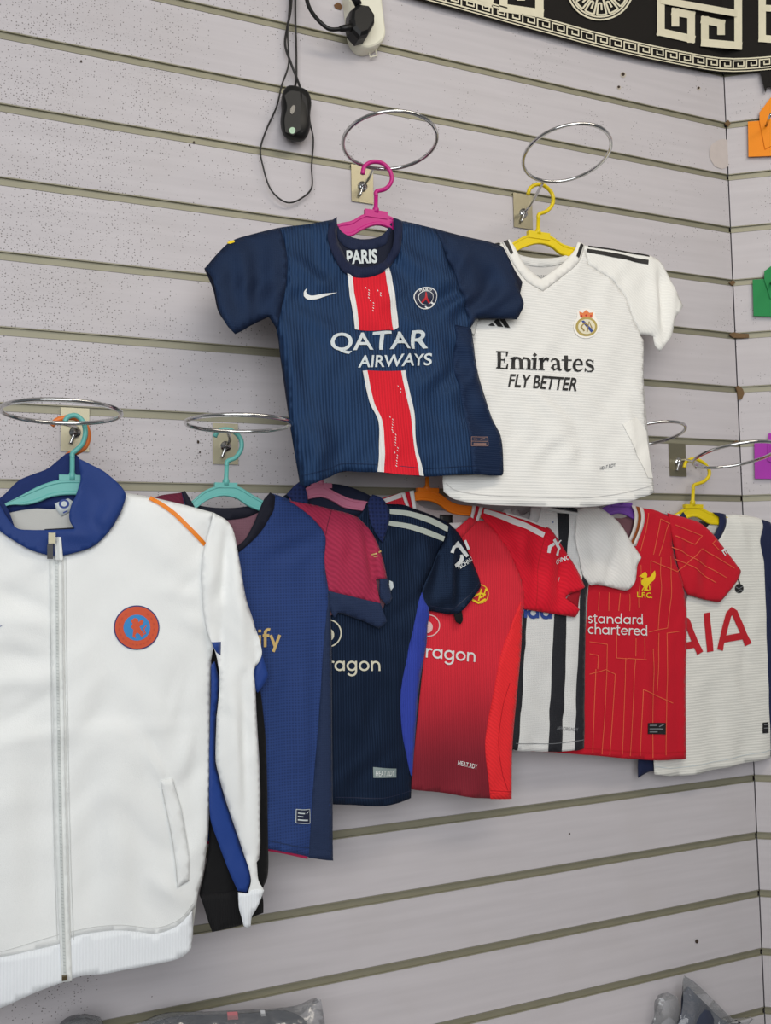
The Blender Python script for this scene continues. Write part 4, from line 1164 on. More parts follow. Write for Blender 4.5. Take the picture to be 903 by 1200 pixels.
    hanger('teal plastic hanger inside the white zip jacket', off - 0.009, [(76, 494), (80, 488.5), (89, 487), (97, 494), (100, 506), (97, 519), (90, 527), (85, 531), (84.6, 536)], [(84.6, 534), (84.5, 562)],
           [(-70, 622), (-30, 604), (8, 589), (24, 581), (46, 569.5), (66, 563), (85, 561.5), (110, 564), (135, 578), (165, 596), (205, 616)],
           [(-70, 640), (-30, 616), (8, 593), (30, 592), (44, 589), (60, 582.5), (85, 580), (110, 583), (135, 596), (165, 612), (205, 632)], TEAL, (69, 94, 558), 0.006)


zip_jacket()


def black_jacket():
    off = 0.0885
    bk = fabric('black_knit', (18, 18, 20), 'plain', depth=0.1, bump=0.2)
    bk2 = fabric('black_rib', (21, 21, 23), 'rib', 0.003, 0.2, 0.5)
    t = garment('track_jacket', 'black jacket mostly hidden behind the white jacket, one cuffed sleeve showing', 'jacket', (240, 1092), off, 'jackets at the left of the lower row')
    f = Field(off, [[(315, 850), (315, 995), (314.5, 1027), (309, 1040)], [(234, 1048), (240, 960)]], T=0.004, RR=0.02, noise=0.0012, seed=6, folds=[(262, 980, 268, 1080, 6, 0.002), (280, 960, 284, 1060, 6, -0.002)])
    panel('sleeve', t, [(256, 640), (288, 700), (304, 800), (310, 850), (313, 900), (315, 995), (314.5, 1027), (309, 1041), (305, 1040), (296, 1052), (236, 1054), (234, 1049), (239, 1026), (245, 984), (240, 860), (236, 700)], f, bk)
    panel('cuff', t, [(234, 1049), (262, 1046), (290, 1040), (306, 1046), (308, 1055), (308, 1069), (296, 1074), (285, 1082), (262, 1089), (248.6, 1092), (244, 1080), (239.6, 1065)], f, bk2, 0.0012, thick=0.002)
    panel('body', t, [(40, 600), (90, 585), (150, 590), (245, 612), (232, 680), (236, 780), (232, 1040), (150, 1080), (0, 1105), (-90, 1080), (-95, 700), (-95, 620), (0, 605)], f, bk, -0.0035, res=0.012)
    hanger('orange plastic hanger hooked behind the teal one at the left', off - HB, [(60.5, 499), (66, 493), (75, 490), (88, 490), (99, 497), (103.5, 510), (100, 523), (90, 530), (80, 533), (80, 538)], [(80, 536), (80, 566)],
           [(-60, 632), (-20, 610), (30, 584), (60, 572), (80, 568), (105, 573), (150, 596), (200, 622)],
           [(-60, 646), (-20, 624), (30, 600), (60, 588), (80, 584), (105, 589), (150, 612), (200, 636)], plastic('orange_plastic_worn', (226, 120, 50)), (66, 94, 568), 0.005, hook_r=0.0034)


black_jacket()


# ------------------------------------------------------------------ blue and maroon shirt
def blue_maroon_shirt():
    off = 0.080
    blm = fabric('blue_grid', (38, 60, 112), 'grid', 0.0038, 0.5, 0.5)
    nv = fabric('bm_navy', (34, 48, 78), 'grid', 0.0030, 0.25, 0.4)
    mar = fabric('maroon_knit', (168, 44, 76), 'diag', 0.0036, 0.2, 0.45)
    blk = fabric('bm_neck', (26, 27, 40), 'plain', depth=0.1)
    ins = fabric('bm_inside', (120, 84, 96), 'grid', 0.003, 0.15)
    t = garment('football_shirt', 'blue football shirt with maroon sleeve and navy cuff, beside the white jacket', 'shirt', (330, 1005), off)
    top = [(317, 577), (335, 583), (343, 588), (366, 591), (389, 596.5), (416, 604), (430.5, 616), (441.5, 633), (449, 652.6), (454, 677), (460, 701)]
    rside = [(386, 694), (388, 720), (389.5, 760), (390, 850), (390.7, 1008)]
    f = Field(off, [top, [(445, 737), (428, 728), (406, 721), (397, 718), (388, 700)] + rside[1:], [(216, 575), (180, 583), (160, 640), (165, 720), (150, 985)]], T=0.0045, RR=0.026, noise=0.0013, seed=11, hem=(320, 1000, 0.10, 0.0028), folds=[
        (310, 640, 366, 615, 8, 0.0022), (320, 655, 370, 632, 8, -0.0020), (300, 650, 320, 700, 10, -0.0016), (428, 615, 442, 700, 5, -0.004), (415, 610, 428, 690, 7, 0.0025), (440, 640, 450, 700, 5, 0.0026), (395, 610, 400, 680, 9, 0.0015), (350, 800, 356, 990, 9, 0.0022), (372, 720, 366, 990, 7, -0.0022), (335, 760, 335, 940, 12, -0.0015), (330, 770, 300, 850, 10, 0.0012), (400, 705, 430, 722, 4, 0.0015), (385, 640, 386, 700, 5, -0.002)])
    torso = [(317, 577), (335, 583), (343, 588), (356, 598), (367, 608.7), (381, 627), (380.6, 657), (383, 677), (386, 694)] + rside[1:] + [(377, 1007), (363, 1005), (340, 999), (315, 995), (240, 985), (160, 975), (165, 720), (160, 640), (180, 584), (216, 576), (224, 590), (245, 628), (268, 652), (292, 636), (306, 621), (319.7, 597)]
    panel('front', t, torso, f, blm)
    panel('side_panel', t, [(386, 694), (388, 720), (389.5, 760), (390, 850), (390.9, 1009), (377, 1008), (362.5, 1006), (366, 940), (372, 870), (376, 810), (379, 760), (383, 720)], f, nv, 0.0007)
    panel('shoulder', t, [(190, 580), (213, 577), (216, 592), (196, 610), (180, 640), (160, 640), (178, 584)], f, fabric('maroon_dark', (100, 30, 52), 'diag', 0.0036, 0.2), 0.0006)
    sl = panel('sleeve', t, [(340, 587), (366, 591), (389, 596.5), (416, 604), (430.5, 616), (441.5, 633), (449, 652.6), (454.5, 678), (444, 678), (441, 679), (445.5, 707), (416, 700.5), (385.5, 693), (383, 677), (380.6, 657), (380.6, 627), (367, 608.7), (354, 597)], f, mar, 0.0006, res=0.005)
    panel('cuff', sl, [(385, 692.5), (416, 700), (445.5, 707), (449, 718), (452.8, 728), (445, 737), (428, 728.5), (406, 721), (396.4, 718), (392, 724), (388, 716)], f, nv, 0.0010, res=0.005)
    panel('cuff', sl, [(444, 678), (455, 678), (458, 690), (460.3, 701), (456, 707), (452.5, 708.6), (448, 704), (445, 699)], f, nv, 0.0004, res=0.005)
    decal('seam', sl, [ribbon([(389, 597), (384, 612), (381, 627)], 0.7)], f, fabric('maroon_dark', (100, 30, 52)), 0.0012, True)
    decal('sleeve_print', sl, [ribbon([(436, 650), (441, 648.5)], 1.6), ribbon([(443, 647.5), (447, 645.5)], 1.8), ribbon([(438, 652.5), (442, 651.5)], 0.9)], f, PRINT_GOLD, 0.0013, True)
    panel('neckband', t, [(317, 576.6), (309, 586), (303, 600), (296, 616), (286, 633), (270, 646), (268, 656), (292, 637), (306, 622), (316, 606), (320.5, 597), (322.5, 581)], f, blk, 0.0013)
    panel('neckband', t, [(213, 576), (217, 575), (226, 591), (246, 628), (270, 646), (268, 656), (240, 632), (220, 600)], f, blk, 0.0013)
    panel('back', t, [(317, 578), (308, 588), (290, 594), (265, 596), (240, 594), (224, 588), (216, 577), (185, 584), (162, 640), (167, 720), (162, 985), (240, 990), (315, 998), (361, 1006), (388, 1006), (388, 850), (388, 722), (400, 716), (444, 728), (454, 700), (440, 634), (416, 605), (366, 592), (338, 585)], f, ins, side=-1, res=0.009)
    panel('back_neckband', t, [(312, 582), (308, 588), (290, 593), (265, 595), (240, 593), (222, 588), (218, 580), (228, 600), (245, 607), (265, 609), (290, 606), (304, 600)], f, blk, 0.001, side=-1)
    panel('inner_hem', t, [(240, 984), (315, 994), (362, 1004), (362, 1008.5), (340, 1003.5), (315, 999), (240, 990)], f, fabric('pink_hem', (196, 46, 92), 'plain'), 0.0008, side=-1)
    stroke_text('lettering', t, 'Spotify', (247, 759), (328.5, 758), (247, 745), f, PRINT_GOLD, 0.125)
    lb = decal('care_label', t, [(345.7, 947), (363.2, 948), (363, 965), (345.5, 964)], f, PRINT_NAVY, 0.0013, smoothed=False)
    decal('label_print', lb, [*frame4(346, 947.5, 362.8, 963.8, 0.7, 0.8), ribbon([(348, 952), (356, 952.5)], 1.4), ribbon([(348, 956), (354, 956.3)], 1.2), ribbon([(348, 960), (360, 960.8)], 1.6), ribbon([(358, 953), (361, 950.5)], 1)], f, PRINT_SILVER, 0.0016, True, smoothed=False)
    decal('hem_stitching', t, [ribbon([(240, 974), (315, 985), (363, 994), (390.5, 997)], 0.8)], f, nv, 0.0012, True)
    hanger('teal plastic hanger of the blue and maroon shirt', off - HB, [(251.5, 512), (255, 506), (264, 503.2), (274, 506), (282, 515), (282.5, 526), (276, 536), (266.5, 540.5), (265.5, 546)], [(265.6, 544), (264.5, 568)],
           [(175, 612), (200, 601), (223, 588.5), (238, 576), (252, 570), (264, 568), (280, 570.5), (294, 579), (308.5, 587), (340, 600), (380, 612)],
           [(175, 622), (200, 612), (229.5, 596), (240, 588), (252, 583), (264, 581.5), (278, 585), (288, 592), (300, 597.5), (340, 612), (380, 624)], TEAL, (251, 277.5, 567), 0.006)


blue_maroon_shirt()


# ------------------------------------------------------------------ dark navy shirt with two white shoulder stripes
def dark_navy_shirt():
    off = 0.070
    nv = fabric('dark_navy', (22, 30, 46), 'rib', 0.0038, 0.4, 0.5, rough=0.55, spec=0.35, sheen=0.0, tint=(0.25, 0.45, 0.9))
    nvs = fabric('dark_navy_sleeve', (22, 29, 44), 'grid', 0.003, 0.2, 0.4, rough=0.55, spec=0.35, sheen=0.0, tint=(0.25, 0.45, 0.9))
    blm = fabric('royal_side', (48, 66, 162), 'rib', 0.003, 0.2, 0.3)
    knit = fabric('navy_collar_knit', (32, 44, 88), 'grid', 0.0060, 0.6, 0.9)
    stripe = fabric('pale_stripe', (196, 202, 190), 'plain', depth=0.04)
    t = garment('football_shirt', 'dark navy football shirt with two pale shoulder stripes and royal blue side panel', 'shirt', (430, 942), off)
    top = [(452, 590), (476.7, 592), (493, 600), (517.5, 607.6), (527.4, 613), (539.6, 626.5), (550.7, 648.6), (561.7, 675), (565, 686)]
    rside = [(504, 716), (501.5, 734), (500, 756), (492, 803), (487.7, 853), (483.8, 911), (483, 936)]
    f = Field(off, [top, [(528.5, 720.6), (504, 716)] + rside[1:], [(352, 564), (320, 590), (300, 640), (310, 720), (318, 930)]], T=0.0045, RR=0.024, noise=0.0012, seed=17, hem=(430, 940, 0.09, 0.0024), folds=[
        (528, 620, 528, 715, 6, 0.0034), (518, 640, 506, 705, 8, -0.0034), (540, 650, 538, 715, 6, -0.0026), (500, 640, 492, 690, 8, 0.0014), (470, 640, 500, 690, 8, -0.0012), (425, 780, 470, 800, 10, 0.001), (410, 830, 450, 900, 10, 0.0012), (440, 820, 425, 880, 9, -0.0010), (478, 780, 474, 880, 6, -0.002), (488, 740, 480, 860, 6, 0.002), (440, 640, 445, 740, 14, -0.0014)])
    seam = [(527.4, 613), (521, 633), (508.6, 660), (494, 694), (498, 706), (504, 716)]
    torso = [(432, 586), (438, 600), (449, 634), (454, 612), (452, 590), (476.7, 592), (493, 600), (517.5, 607.6)] + seam + rside[1:] + [(467, 941), (450, 944), (420, 944), (392, 943), (318, 936), (310, 720), (300, 640), (320, 590), (336, 580), (356, 606), (390, 622), (420, 604)]
    panel('front', t, torso, f, nv)
    panel('side_panel', t, [(494, 694), (498, 706), (504, 716), (501.8, 734), (500.3, 756), (492.3, 803), (488, 853), (484, 911), (482, 908), (475, 878), (471, 853), (469.7, 811), (476.6, 770), (485, 728), (490, 706)], f, blm, 0.0007)
    s = panel('sleeve', t, [(527.4, 613), (539.6, 626.5), (550.7, 648.6), (561.7, 675), (565, 686), (553, 702), (540.7, 716), (536, 719), (532, 718.5), (528.5, 720.6), (516, 718), (504, 716), (498, 706), (494, 694), (508.6, 660), (521, 633)], f, nvs, 0.0006, res=0.005)
    panel('cuff_edge', s, [(532, 716), (540.7, 714), (542.5, 727), (539.6, 731.6), (535, 729), (533, 724)], f, fabric('black_knit', (18, 18, 20)), -0.001, res=0.004)
    decal('cuff_stitching', s, [ribbon([(562, 682), (550, 697), (535, 711), (527, 714), (504, 710)], 0.7)], f, PRINT_NAVY, 0.0012, True)
    for p in ([(456.5, 596.5), (480, 599), (505, 606.5), (525.2, 616.5), (524, 623.2), (503, 613.5), (480, 605.5), (456.5, 602)], [(454.5, 610), (480, 614), (503, 621.5), (521, 628.7), (519.7, 634.3), (500, 627.3), (478, 620), (454, 615.2)]):
        decal('shoulder_stripe', t, p, f, stripe, 0.0013)
    panel('collar', t, [(335.5, 579), (345, 569), (353, 563), (357, 572), (360, 586), (362, 604), (352, 598)], f, knit, 0.0030, thick=0.002)
    panel('collar', t, [(436, 579.5), (445, 583), (452.5, 590), (455, 600), (455, 611), (452, 624), (448, 636), (440, 626), (433, 612), (431, 598), (431.5, 587)], f, knit, 0.0030, thick=0.002)
    panel('collar_back', t, [(353, 563), (377, 565.5), (398, 567), (413, 570.5), (427, 576), (438, 581.5), (432, 600), (410, 606), (380, 604), (359, 590)], f, fabric('navy_collar_back', (28, 34, 56), 'plain'), 0.0005, side=-1, thick=0.002)
    panel('placket', t, [(372, 604), (398, 606), (420, 604), (432, 600), (438, 612), (449, 636), (420, 640), (390, 625)], f, fabric('dark_navy_placket', (18, 22, 36)), -0.003)
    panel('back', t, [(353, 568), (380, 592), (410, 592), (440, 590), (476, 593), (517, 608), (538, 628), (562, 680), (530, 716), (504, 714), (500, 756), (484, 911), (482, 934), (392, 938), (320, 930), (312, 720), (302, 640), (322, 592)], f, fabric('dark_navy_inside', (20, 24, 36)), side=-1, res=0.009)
    stroke_text('lettering', t, 'Snapdragon', (315, 786), (446, 786), (315, 774.5), f, plain('print_champagne', (212, 208, 186), 0.5), 0.095)
    decal('flame_mark', t, [ribbon([(383 + 16 * math.cos(a), 742 + 16 * math.sin(a)) for a in [k * math.pi / 12 for k in range(-8, 14)]], 1.5), circ(383, 744, 8, 16)], f, plain('print_champagne', (212, 208, 186)), 0.0012, True)
    lb = decal('hem_label', t, [(436.5, 898.6), (464, 900.5), (464, 911), (436.5, 911)], f, plain('label_silver', (132, 146, 146), 0.4), 0.0012, smoothed=False)
    lettering('hem_label_lettering', lb, 'HEAT.RDY', (439, 909), (462, 909), (439, 902.5), f, PRINT_WHITE, 0.0, 0.1, 0.0015)
    decal('crest_edge', t, [(456, 680), (460, 682), (461, 688), (458, 692), (456, 686)], f, PRINT_SILVER, 0.0012)
    lg = decal('sleeve_logo', s, [ribbon([(527.6, 648), (529.5, 642), (533, 640), (538, 640.5)], [3.4, 3.6, 3.4, 2.4]), ribbon([(531.5, 663.5), (538, 659.5), (540.5, 655), (540, 650)], [4.4, 4.4, 4, 3]), ribbon([(534, 635.5), (547, 652)], [4.8, 4.2]), ribbon([(545, 633), (549, 644)], [2, 3])], f, PRINT_WHITE, 0.0022, True)
    lettering('sleeve_lettering', s, 'TECHNO', (537, 668.5), (554, 656.5), (535, 663.5), f, PRINT_WHITE, 0.015, 0, 0.0024)
    decal('hem_stitching', t, [ribbon([(392, 934), (420, 935), (450, 934.5), (483, 927)], 0.8)], f, PRINT_NAVY, 0.0010, True)
    hanger('pink plastic hanger of the dark navy shirt', off - HB, [(362, 520), (365, 511), (374, 507.5), (384, 510), (391, 518), (391, 530), (384, 540), (376, 544), (375.6, 550)], [(375.6, 548), (375.7, 568)],
           [(300, 606), (330, 590), (356, 573), (366, 568.5), (375.7, 567.5), (393.7, 577.4), (412, 585), (431, 588), (460, 598), (490, 612)],
           [(300, 618), (330, 602), (358, 586.5), (366, 584), (378, 583), (390, 588), (402, 595), (431, 600.5), (460, 612), (490, 624)], PINK, (364, 388, 567.5), 0.006)


dark_navy_shirt()


# ------------------------------------------------------------------ red shirt
def red_shirt():
    off = 0.060
    zc = P1(540, 930, off).z
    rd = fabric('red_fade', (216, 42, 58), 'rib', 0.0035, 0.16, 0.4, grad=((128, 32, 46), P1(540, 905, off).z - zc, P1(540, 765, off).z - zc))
    rs = fabric('red_sleeve', (216, 20, 44), 'diag', 0.0035, 0.14, 0.4)
    side = fabric('red_side', (238, 44, 50), 'diag', 0.003, 0.10, 0.4)
    wh = fabric('red_shirt_white', (232, 228, 226), 'plain', depth=0.03)
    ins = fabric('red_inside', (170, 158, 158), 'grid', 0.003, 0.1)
    t = garment('football_shirt', 'bright red football shirt fading to maroon at the hem, on orange hanger', 'shirt', (540, 930), off)
    top = [(565, 594), (594, 601), (620, 609), (639.5, 617), (644.8, 618.5), (654, 630), (663.4, 645), (676.7, 666), (686.8, 687.6)]
    rside = [(615, 714), (613.6, 724), (611.5, 759), (606.7, 811), (601, 875), (600, 936)]
    f = Field(off, [top, [(675, 723.5), (650, 719.5), (615, 714)] + rside[1:], [(472, 577), (440, 586), (415, 640), (430, 720), (430, 920)]], T=0.0045, RR=0.024, noise=0.0012, seed=23, hem=(540, 932, 0.085, 0.0022), folds=[
        (645, 625, 640, 710, 9, 0.0030), (660, 640, 656, 705, 6, -0.0034), (630, 640, 625, 705, 8, -0.0018), (575, 605, 610, 670, 8, 0.0012), (600, 610, 608, 650, 6, -0.0014), (560, 720, 566, 860, 12, -0.0012), (585, 780, 578, 920, 6, 0.0018), (672, 694, 664, 702, 3, -0.0025), (590, 700, 600, 760, 6, 0.001), (616, 610, 612, 660, 6, 0.0014)])
    rag = [(562, 603), (567.7, 610.5), (580, 623), (591.6, 639.7), (601, 659), (610, 680), (613, 697), (615, 714)]
    torso = [(558, 610)] + rag[1:] + rside[1:] + [(575, 936.5), (536, 932), (500, 927), (483.5, 925), (430, 920), (430, 720), (415, 640), (440, 586), (472, 577), (484, 600), (500, 632), (519, 645), (537, 629)]
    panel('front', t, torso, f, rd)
    panel('side_panel', t, [(612.5, 735), (611.7, 759), (607, 811), (601.3, 875), (600.3, 936.5), (576, 937), (571, 905), (568, 875), (571, 850), (576, 822), (586, 770), (598, 735), (610, 705)], f, side, 0.0007)
    decal('side_seam', t, [ribbon([(597, 800), (588, 830), (583, 868), (588, 905), (595, 926)], 0.8)], f, fabric('red_seam', (190, 24, 36)), 0.0010, True)
    s = panel('sleeve', t, top + [(680, 691), (670, 695.5), (664, 701), (668.7, 706), (678, 714), (675, 723.5), (650, 719.5), (615, 714)] + rag[::-1][1:], f, rs, 0.0006, res=0.005)
    panel('cuff_inside', s, [(664, 700), (671, 694), (683, 689), (679, 704), (678, 714), (671, 707)], f, fabric('red_cuff_inside', (150, 14, 32)), -0.004, res=0.004)
    for p in ([(567.7, 596), (600, 606), (638, 624), (635.5, 629.8), (598, 612.5), (566.4, 601.2)], [(594, 600.4), (620, 608.5), (640, 617.2), (640, 618.8), (618, 610.5), (594, 602.2)], [(449, 585), (470, 577.5), (471, 583), (450, 590)]):
        decal('shoulder_stripe', t, p, f, wh, 0.0012)
    # striped collar ends
    for k, (mname, a, b) in enumerate((('w', 0.0, 0.32), ('r', 0.32, 0.66), ('w', 0.66, 1.0))):
        mt = wh if mname == 'w' else fabric('red_collar', (196, 24, 44), 'plain')
        def mixp(p, q, u): return (p[0] + (q[0] - p[0]) * u, p[1] + (q[1] - p[1]) * u)
        A0, A1, B0, B1 = (553, 592.5), (566.5, 594), (550.5, 606), (559.5, 611)
        panel('collar_stripe', t, [mixp(A0, A1, a), mixp(A0, A1, b), mixp(B0, B1, b), mixp(B0, B1, a)], f, mt, 0.0020, smoothed=False)
        A0, A1, B0, B1 = (470, 577.5), (483.5, 575), (476, 595), (487, 597)
        panel('collar_stripe', t, [mixp(A0, A1, a), mixp(A0, A1, b), mixp(B0, B1, b), mixp(B0, B1, a)], f, mt, 0.0020, smoothed=False)
    panel('neckband', t, [(551, 605), (559, 610.5), (550, 619), (538, 632), (520, 648), (498, 634), (484, 606), (487, 597), (497, 617), (519, 633), (537, 617)], f, fabric('red_neckband', (222, 44, 60), 'rib', 0.003, 0.1), 0.0016)
    panel('back', t, [(484, 578), (492, 590), (508, 597), (522, 598), (540, 597), (553, 594), (594, 602), (640, 618), (664, 646), (684, 688), (674, 720), (616, 713), (611, 759), (600, 875), (598, 932), (536, 929), (432, 916), (432, 720), (417, 640), (442, 587), (472, 578)], f, ins, side=-1, res=0.009)
    panel('neck_label', t, [(515, 603), (530, 603), (530, 614), (515, 614)], Flat(off - 0.0062), PRINT_BLACK, 0, thick=0.0005, smoothed=False)
    panel('back_collar_trim', t, [(526, 613), (541, 612), (546, 616), (540, 620), (528, 620)], Flat(off - 0.0058), wh, 0, thick=0.0008)
    stroke_text('lettering', t, 'Snapdragon', (433, 764), (558, 776), (433.5, 753), f, PRINT_WHITE, 0.095)
    decal('flame_mark', t, [ribbon([(501.5 + 13 * math.cos(a), 733 + 12.5 * math.sin(a)) for a in [k * math.pi / 12 for k in range(-9, 13)]], 1.2), circ(500, 735, 6.5, 16, 7)], f, plain('print_pale_pink', (226, 190, 186), 0.6), 0.0012, True)
    c = decal('crest', t, circ(561.5, 696, 10.5, 22, 11.5), f, plain('crest_yellow', (228, 176, 44), 0.55), 0.0012)
    decal('crest_field', c, circ(561.5, 696, 9.2, 22, 10.2), f, PRINT_RED, 0.0015)
    decal('crest_ship', c, [ribbon([(553, 703), (560, 706.5), (568, 702)], 2.2), ribbon([(555, 699), (562, 695), (568, 697)], 2), ribbon([(560, 704), (563, 690)], 1.4), ribbon([(565, 700), (568, 691)], 1.4), circ(568.5, 691, 1.6, 8), circ(562, 699.5, 1.8, 8)], f, PRINT_YELLOW, 0.0018, True)
    lettering('hem_print', t, 'HEAT.RDY', (536, 896.5), (558, 901), (536.3, 891), f, PRINT_WHITE, 0.012, 0.1, 0.0012)
    decal('sleeve_logo', s, [ribbon([(641, 648), (642, 641), (648, 637)], [3, 3.6, 3.4]), ribbon([(648, 632), (656, 644)], [4.5, 4]), ribbon([(655.5, 640), (652, 651)], [2, 4]), ribbon([(653, 638), (658, 633)], [2.2, 1])], f, PRINT_WHITE, 0.0014, True)
    lettering('sleeve_lettering', s, 'CHNO', (651.5, 662), (668, 655), (650.5, 656.5), f, PRINT_WHITE, 0.02, 0, 0.0014)
    decal('hem_stitching', t, [ribbon([(575, 927), (600, 928)], 0.8), ribbon([(575, 930), (600, 931)], 0.6)], f, fabric('red_seam', (190, 24, 36)), 0.0010, True)
    decal('sleeve_seam', s, [ribbon([(640, 618), (634, 645), (630, 680), (628, 714)], 0.7)], f, fabric('red_seam', (190, 24, 36)), 0.0011, True)
    hanger('orange plastic hanger of the bright red shirt', off - HB, [(488, 530), (490, 523), (498, 519.5), (507, 522), (514, 529), (514, 541), (508, 549), (501, 553), (500.5, 558)], [(500.5, 556), (500, 574)],
           [(430, 612), (460, 594), (483, 578.5), (493, 574.5), (502, 574), (514, 578), (526, 587), (537.4, 591.5), (553, 593), (580, 600), (612, 614)],
           [(430, 622), (460, 604), (484, 588), (494, 586.5), (506, 588), (516, 593), (526, 600.5), (538, 603.5), (552, 605), (580, 612), (612, 626)], ORANGE, (488, 513, 573), 0.006)


red_shirt()


# ------------------------------------------------------------------ black and white striped shirt
def striped_shirt():
    off = 0.050
    wf = fabric('bw_white', (218, 218, 216), 'grid', 0.0032, 0.08, 0.35, mottled=0.03)
    ws = fabric('bw_sleeve', (232, 230, 226), 'diag', 0.0032, 0.06, 0.35, mottled=0.03)
    bk = fabric('bw_black', (36, 37, 42), 'grid', 0.0032, 0.2, 0.35)
    t = garment('football_shirt', 'black and white striped football shirt with plain white sleeve, lower row', 'shirt', (645, 880), off)
    rsl = [(677.7, 596), (690, 594), (703.6, 595), (717.6, 604), (729.5, 616), (741.5, 636), (752.4, 652)]
    rside = [(690, 684), (687.5, 702), (686.7, 740), (686, 800), (685.3, 877)]
    f = Field(off, [rsl, [(734.5, 692.6), (717.6, 688.6), (701.6, 684.6), (690, 684)] + rside[1:], [(606, 596), (570, 610), (560, 680), (575, 760), (603, 880)]], T=0.0045, RR=0.022, noise=0.0011, seed=31, hem=(645, 880, 0.07, 0.0018), folds=[
        (700, 610, 730, 675, 12, 0.0022), (720, 640, 712, 685, 8, -0.0022), (690, 620, 700, 670, 8, -0.0016), (735, 640, 738, 680, 6, 0.0016), (670, 700, 668, 870, 7, 0.001)])
    torso = [(629, 610), (633, 594), (655, 597), (677, 601), (674, 626), (677, 650), (682.7, 674), (690, 684)] + rside[1:] + [(665, 880), (642, 881), (603, 880), (575, 760), (560, 680), (570, 610), (592, 598), (602, 618), (614, 630)]
    panel('front', t, torso, f, wf)
    panel('black_stripe', t, [(652.8, 601), (667, 602), (666, 620), (664, 645), (664.5, 680), (663.5, 716), (661.5, 790), (657.6, 881), (642, 881), (646, 790), (649.5, 716), (653, 680), (654.5, 640)], f, bk, 0.0007)
    panel('black_stripe', t, [(682.7, 673), (690.5, 684), (687.8, 702), (687, 740), (686.3, 800), (685.6, 877.5), (673, 880), (675.5, 800), (678.5, 740), (679.5, 702)], f, bk, 0.0007)
    panel('black_stripe', t, [(616, 615), (622, 624), (618, 700), (612, 800), (606, 880), (594, 876), (602, 760), (606, 680)], f, bk, 0.0007)
    panel('sleeve', t, rsl + [(747, 660), (745, 668), (743.5, 680), (740, 687), (734.5, 692.6), (717.6, 688.6), (701.6, 684.6), (693, 686), (687, 680), (682.7, 673.7), (676.7, 650), (673.7, 626), (675, 606)], f, ws, 0.0012, res=0.005)
    panel('neckband', t, [(622, 593), (634, 594), (629.5, 611), (614, 632), (600, 618), (590, 598), (598, 596), (606, 612), (614, 618), (620, 608)], f, fabric('bw_neckband', (206, 205, 204), 'plain', depth=0.04), 0.0015)
    decal('yoke_piping', t, [ribbon([(634, 594.5), (656, 599), (677, 602.5)], 2.6)], f, plain('print_white', (226, 228, 226)), 0.0014, True)
    decal('yoke', t, [(636, 591.5), (660, 592), (676, 596), (676.5, 600), (656, 596.5), (636, 593)], f, bk, 0.0012, smoothed=False)
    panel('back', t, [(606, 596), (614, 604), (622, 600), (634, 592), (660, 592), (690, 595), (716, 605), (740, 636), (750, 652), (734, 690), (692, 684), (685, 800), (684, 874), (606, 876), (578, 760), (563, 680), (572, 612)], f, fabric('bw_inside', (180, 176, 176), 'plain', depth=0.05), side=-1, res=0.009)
    stroke_text('lettering', t, 'nda', (604, 723.5), (647, 725), (604.4, 711.5), f, PRINT_BLUE, 0.15)
    lettering('hem_print', t, 'AEROREADY', (651.5, 855), (677, 857), (651.5, 851), f, PRINT_GREY, 0.0, 0, 0.0013)
    decal('hem_stitching', t, [ribbon([(604, 871), (642, 871.5), (685, 867)], 0.7)], f, PRINT_GREY, 0.0012, True)
    decal('mesh_mark', t, circ(647, 612, 0.9, 7), f, PRINT_BLUE, 0.0012)


striped_shirt()


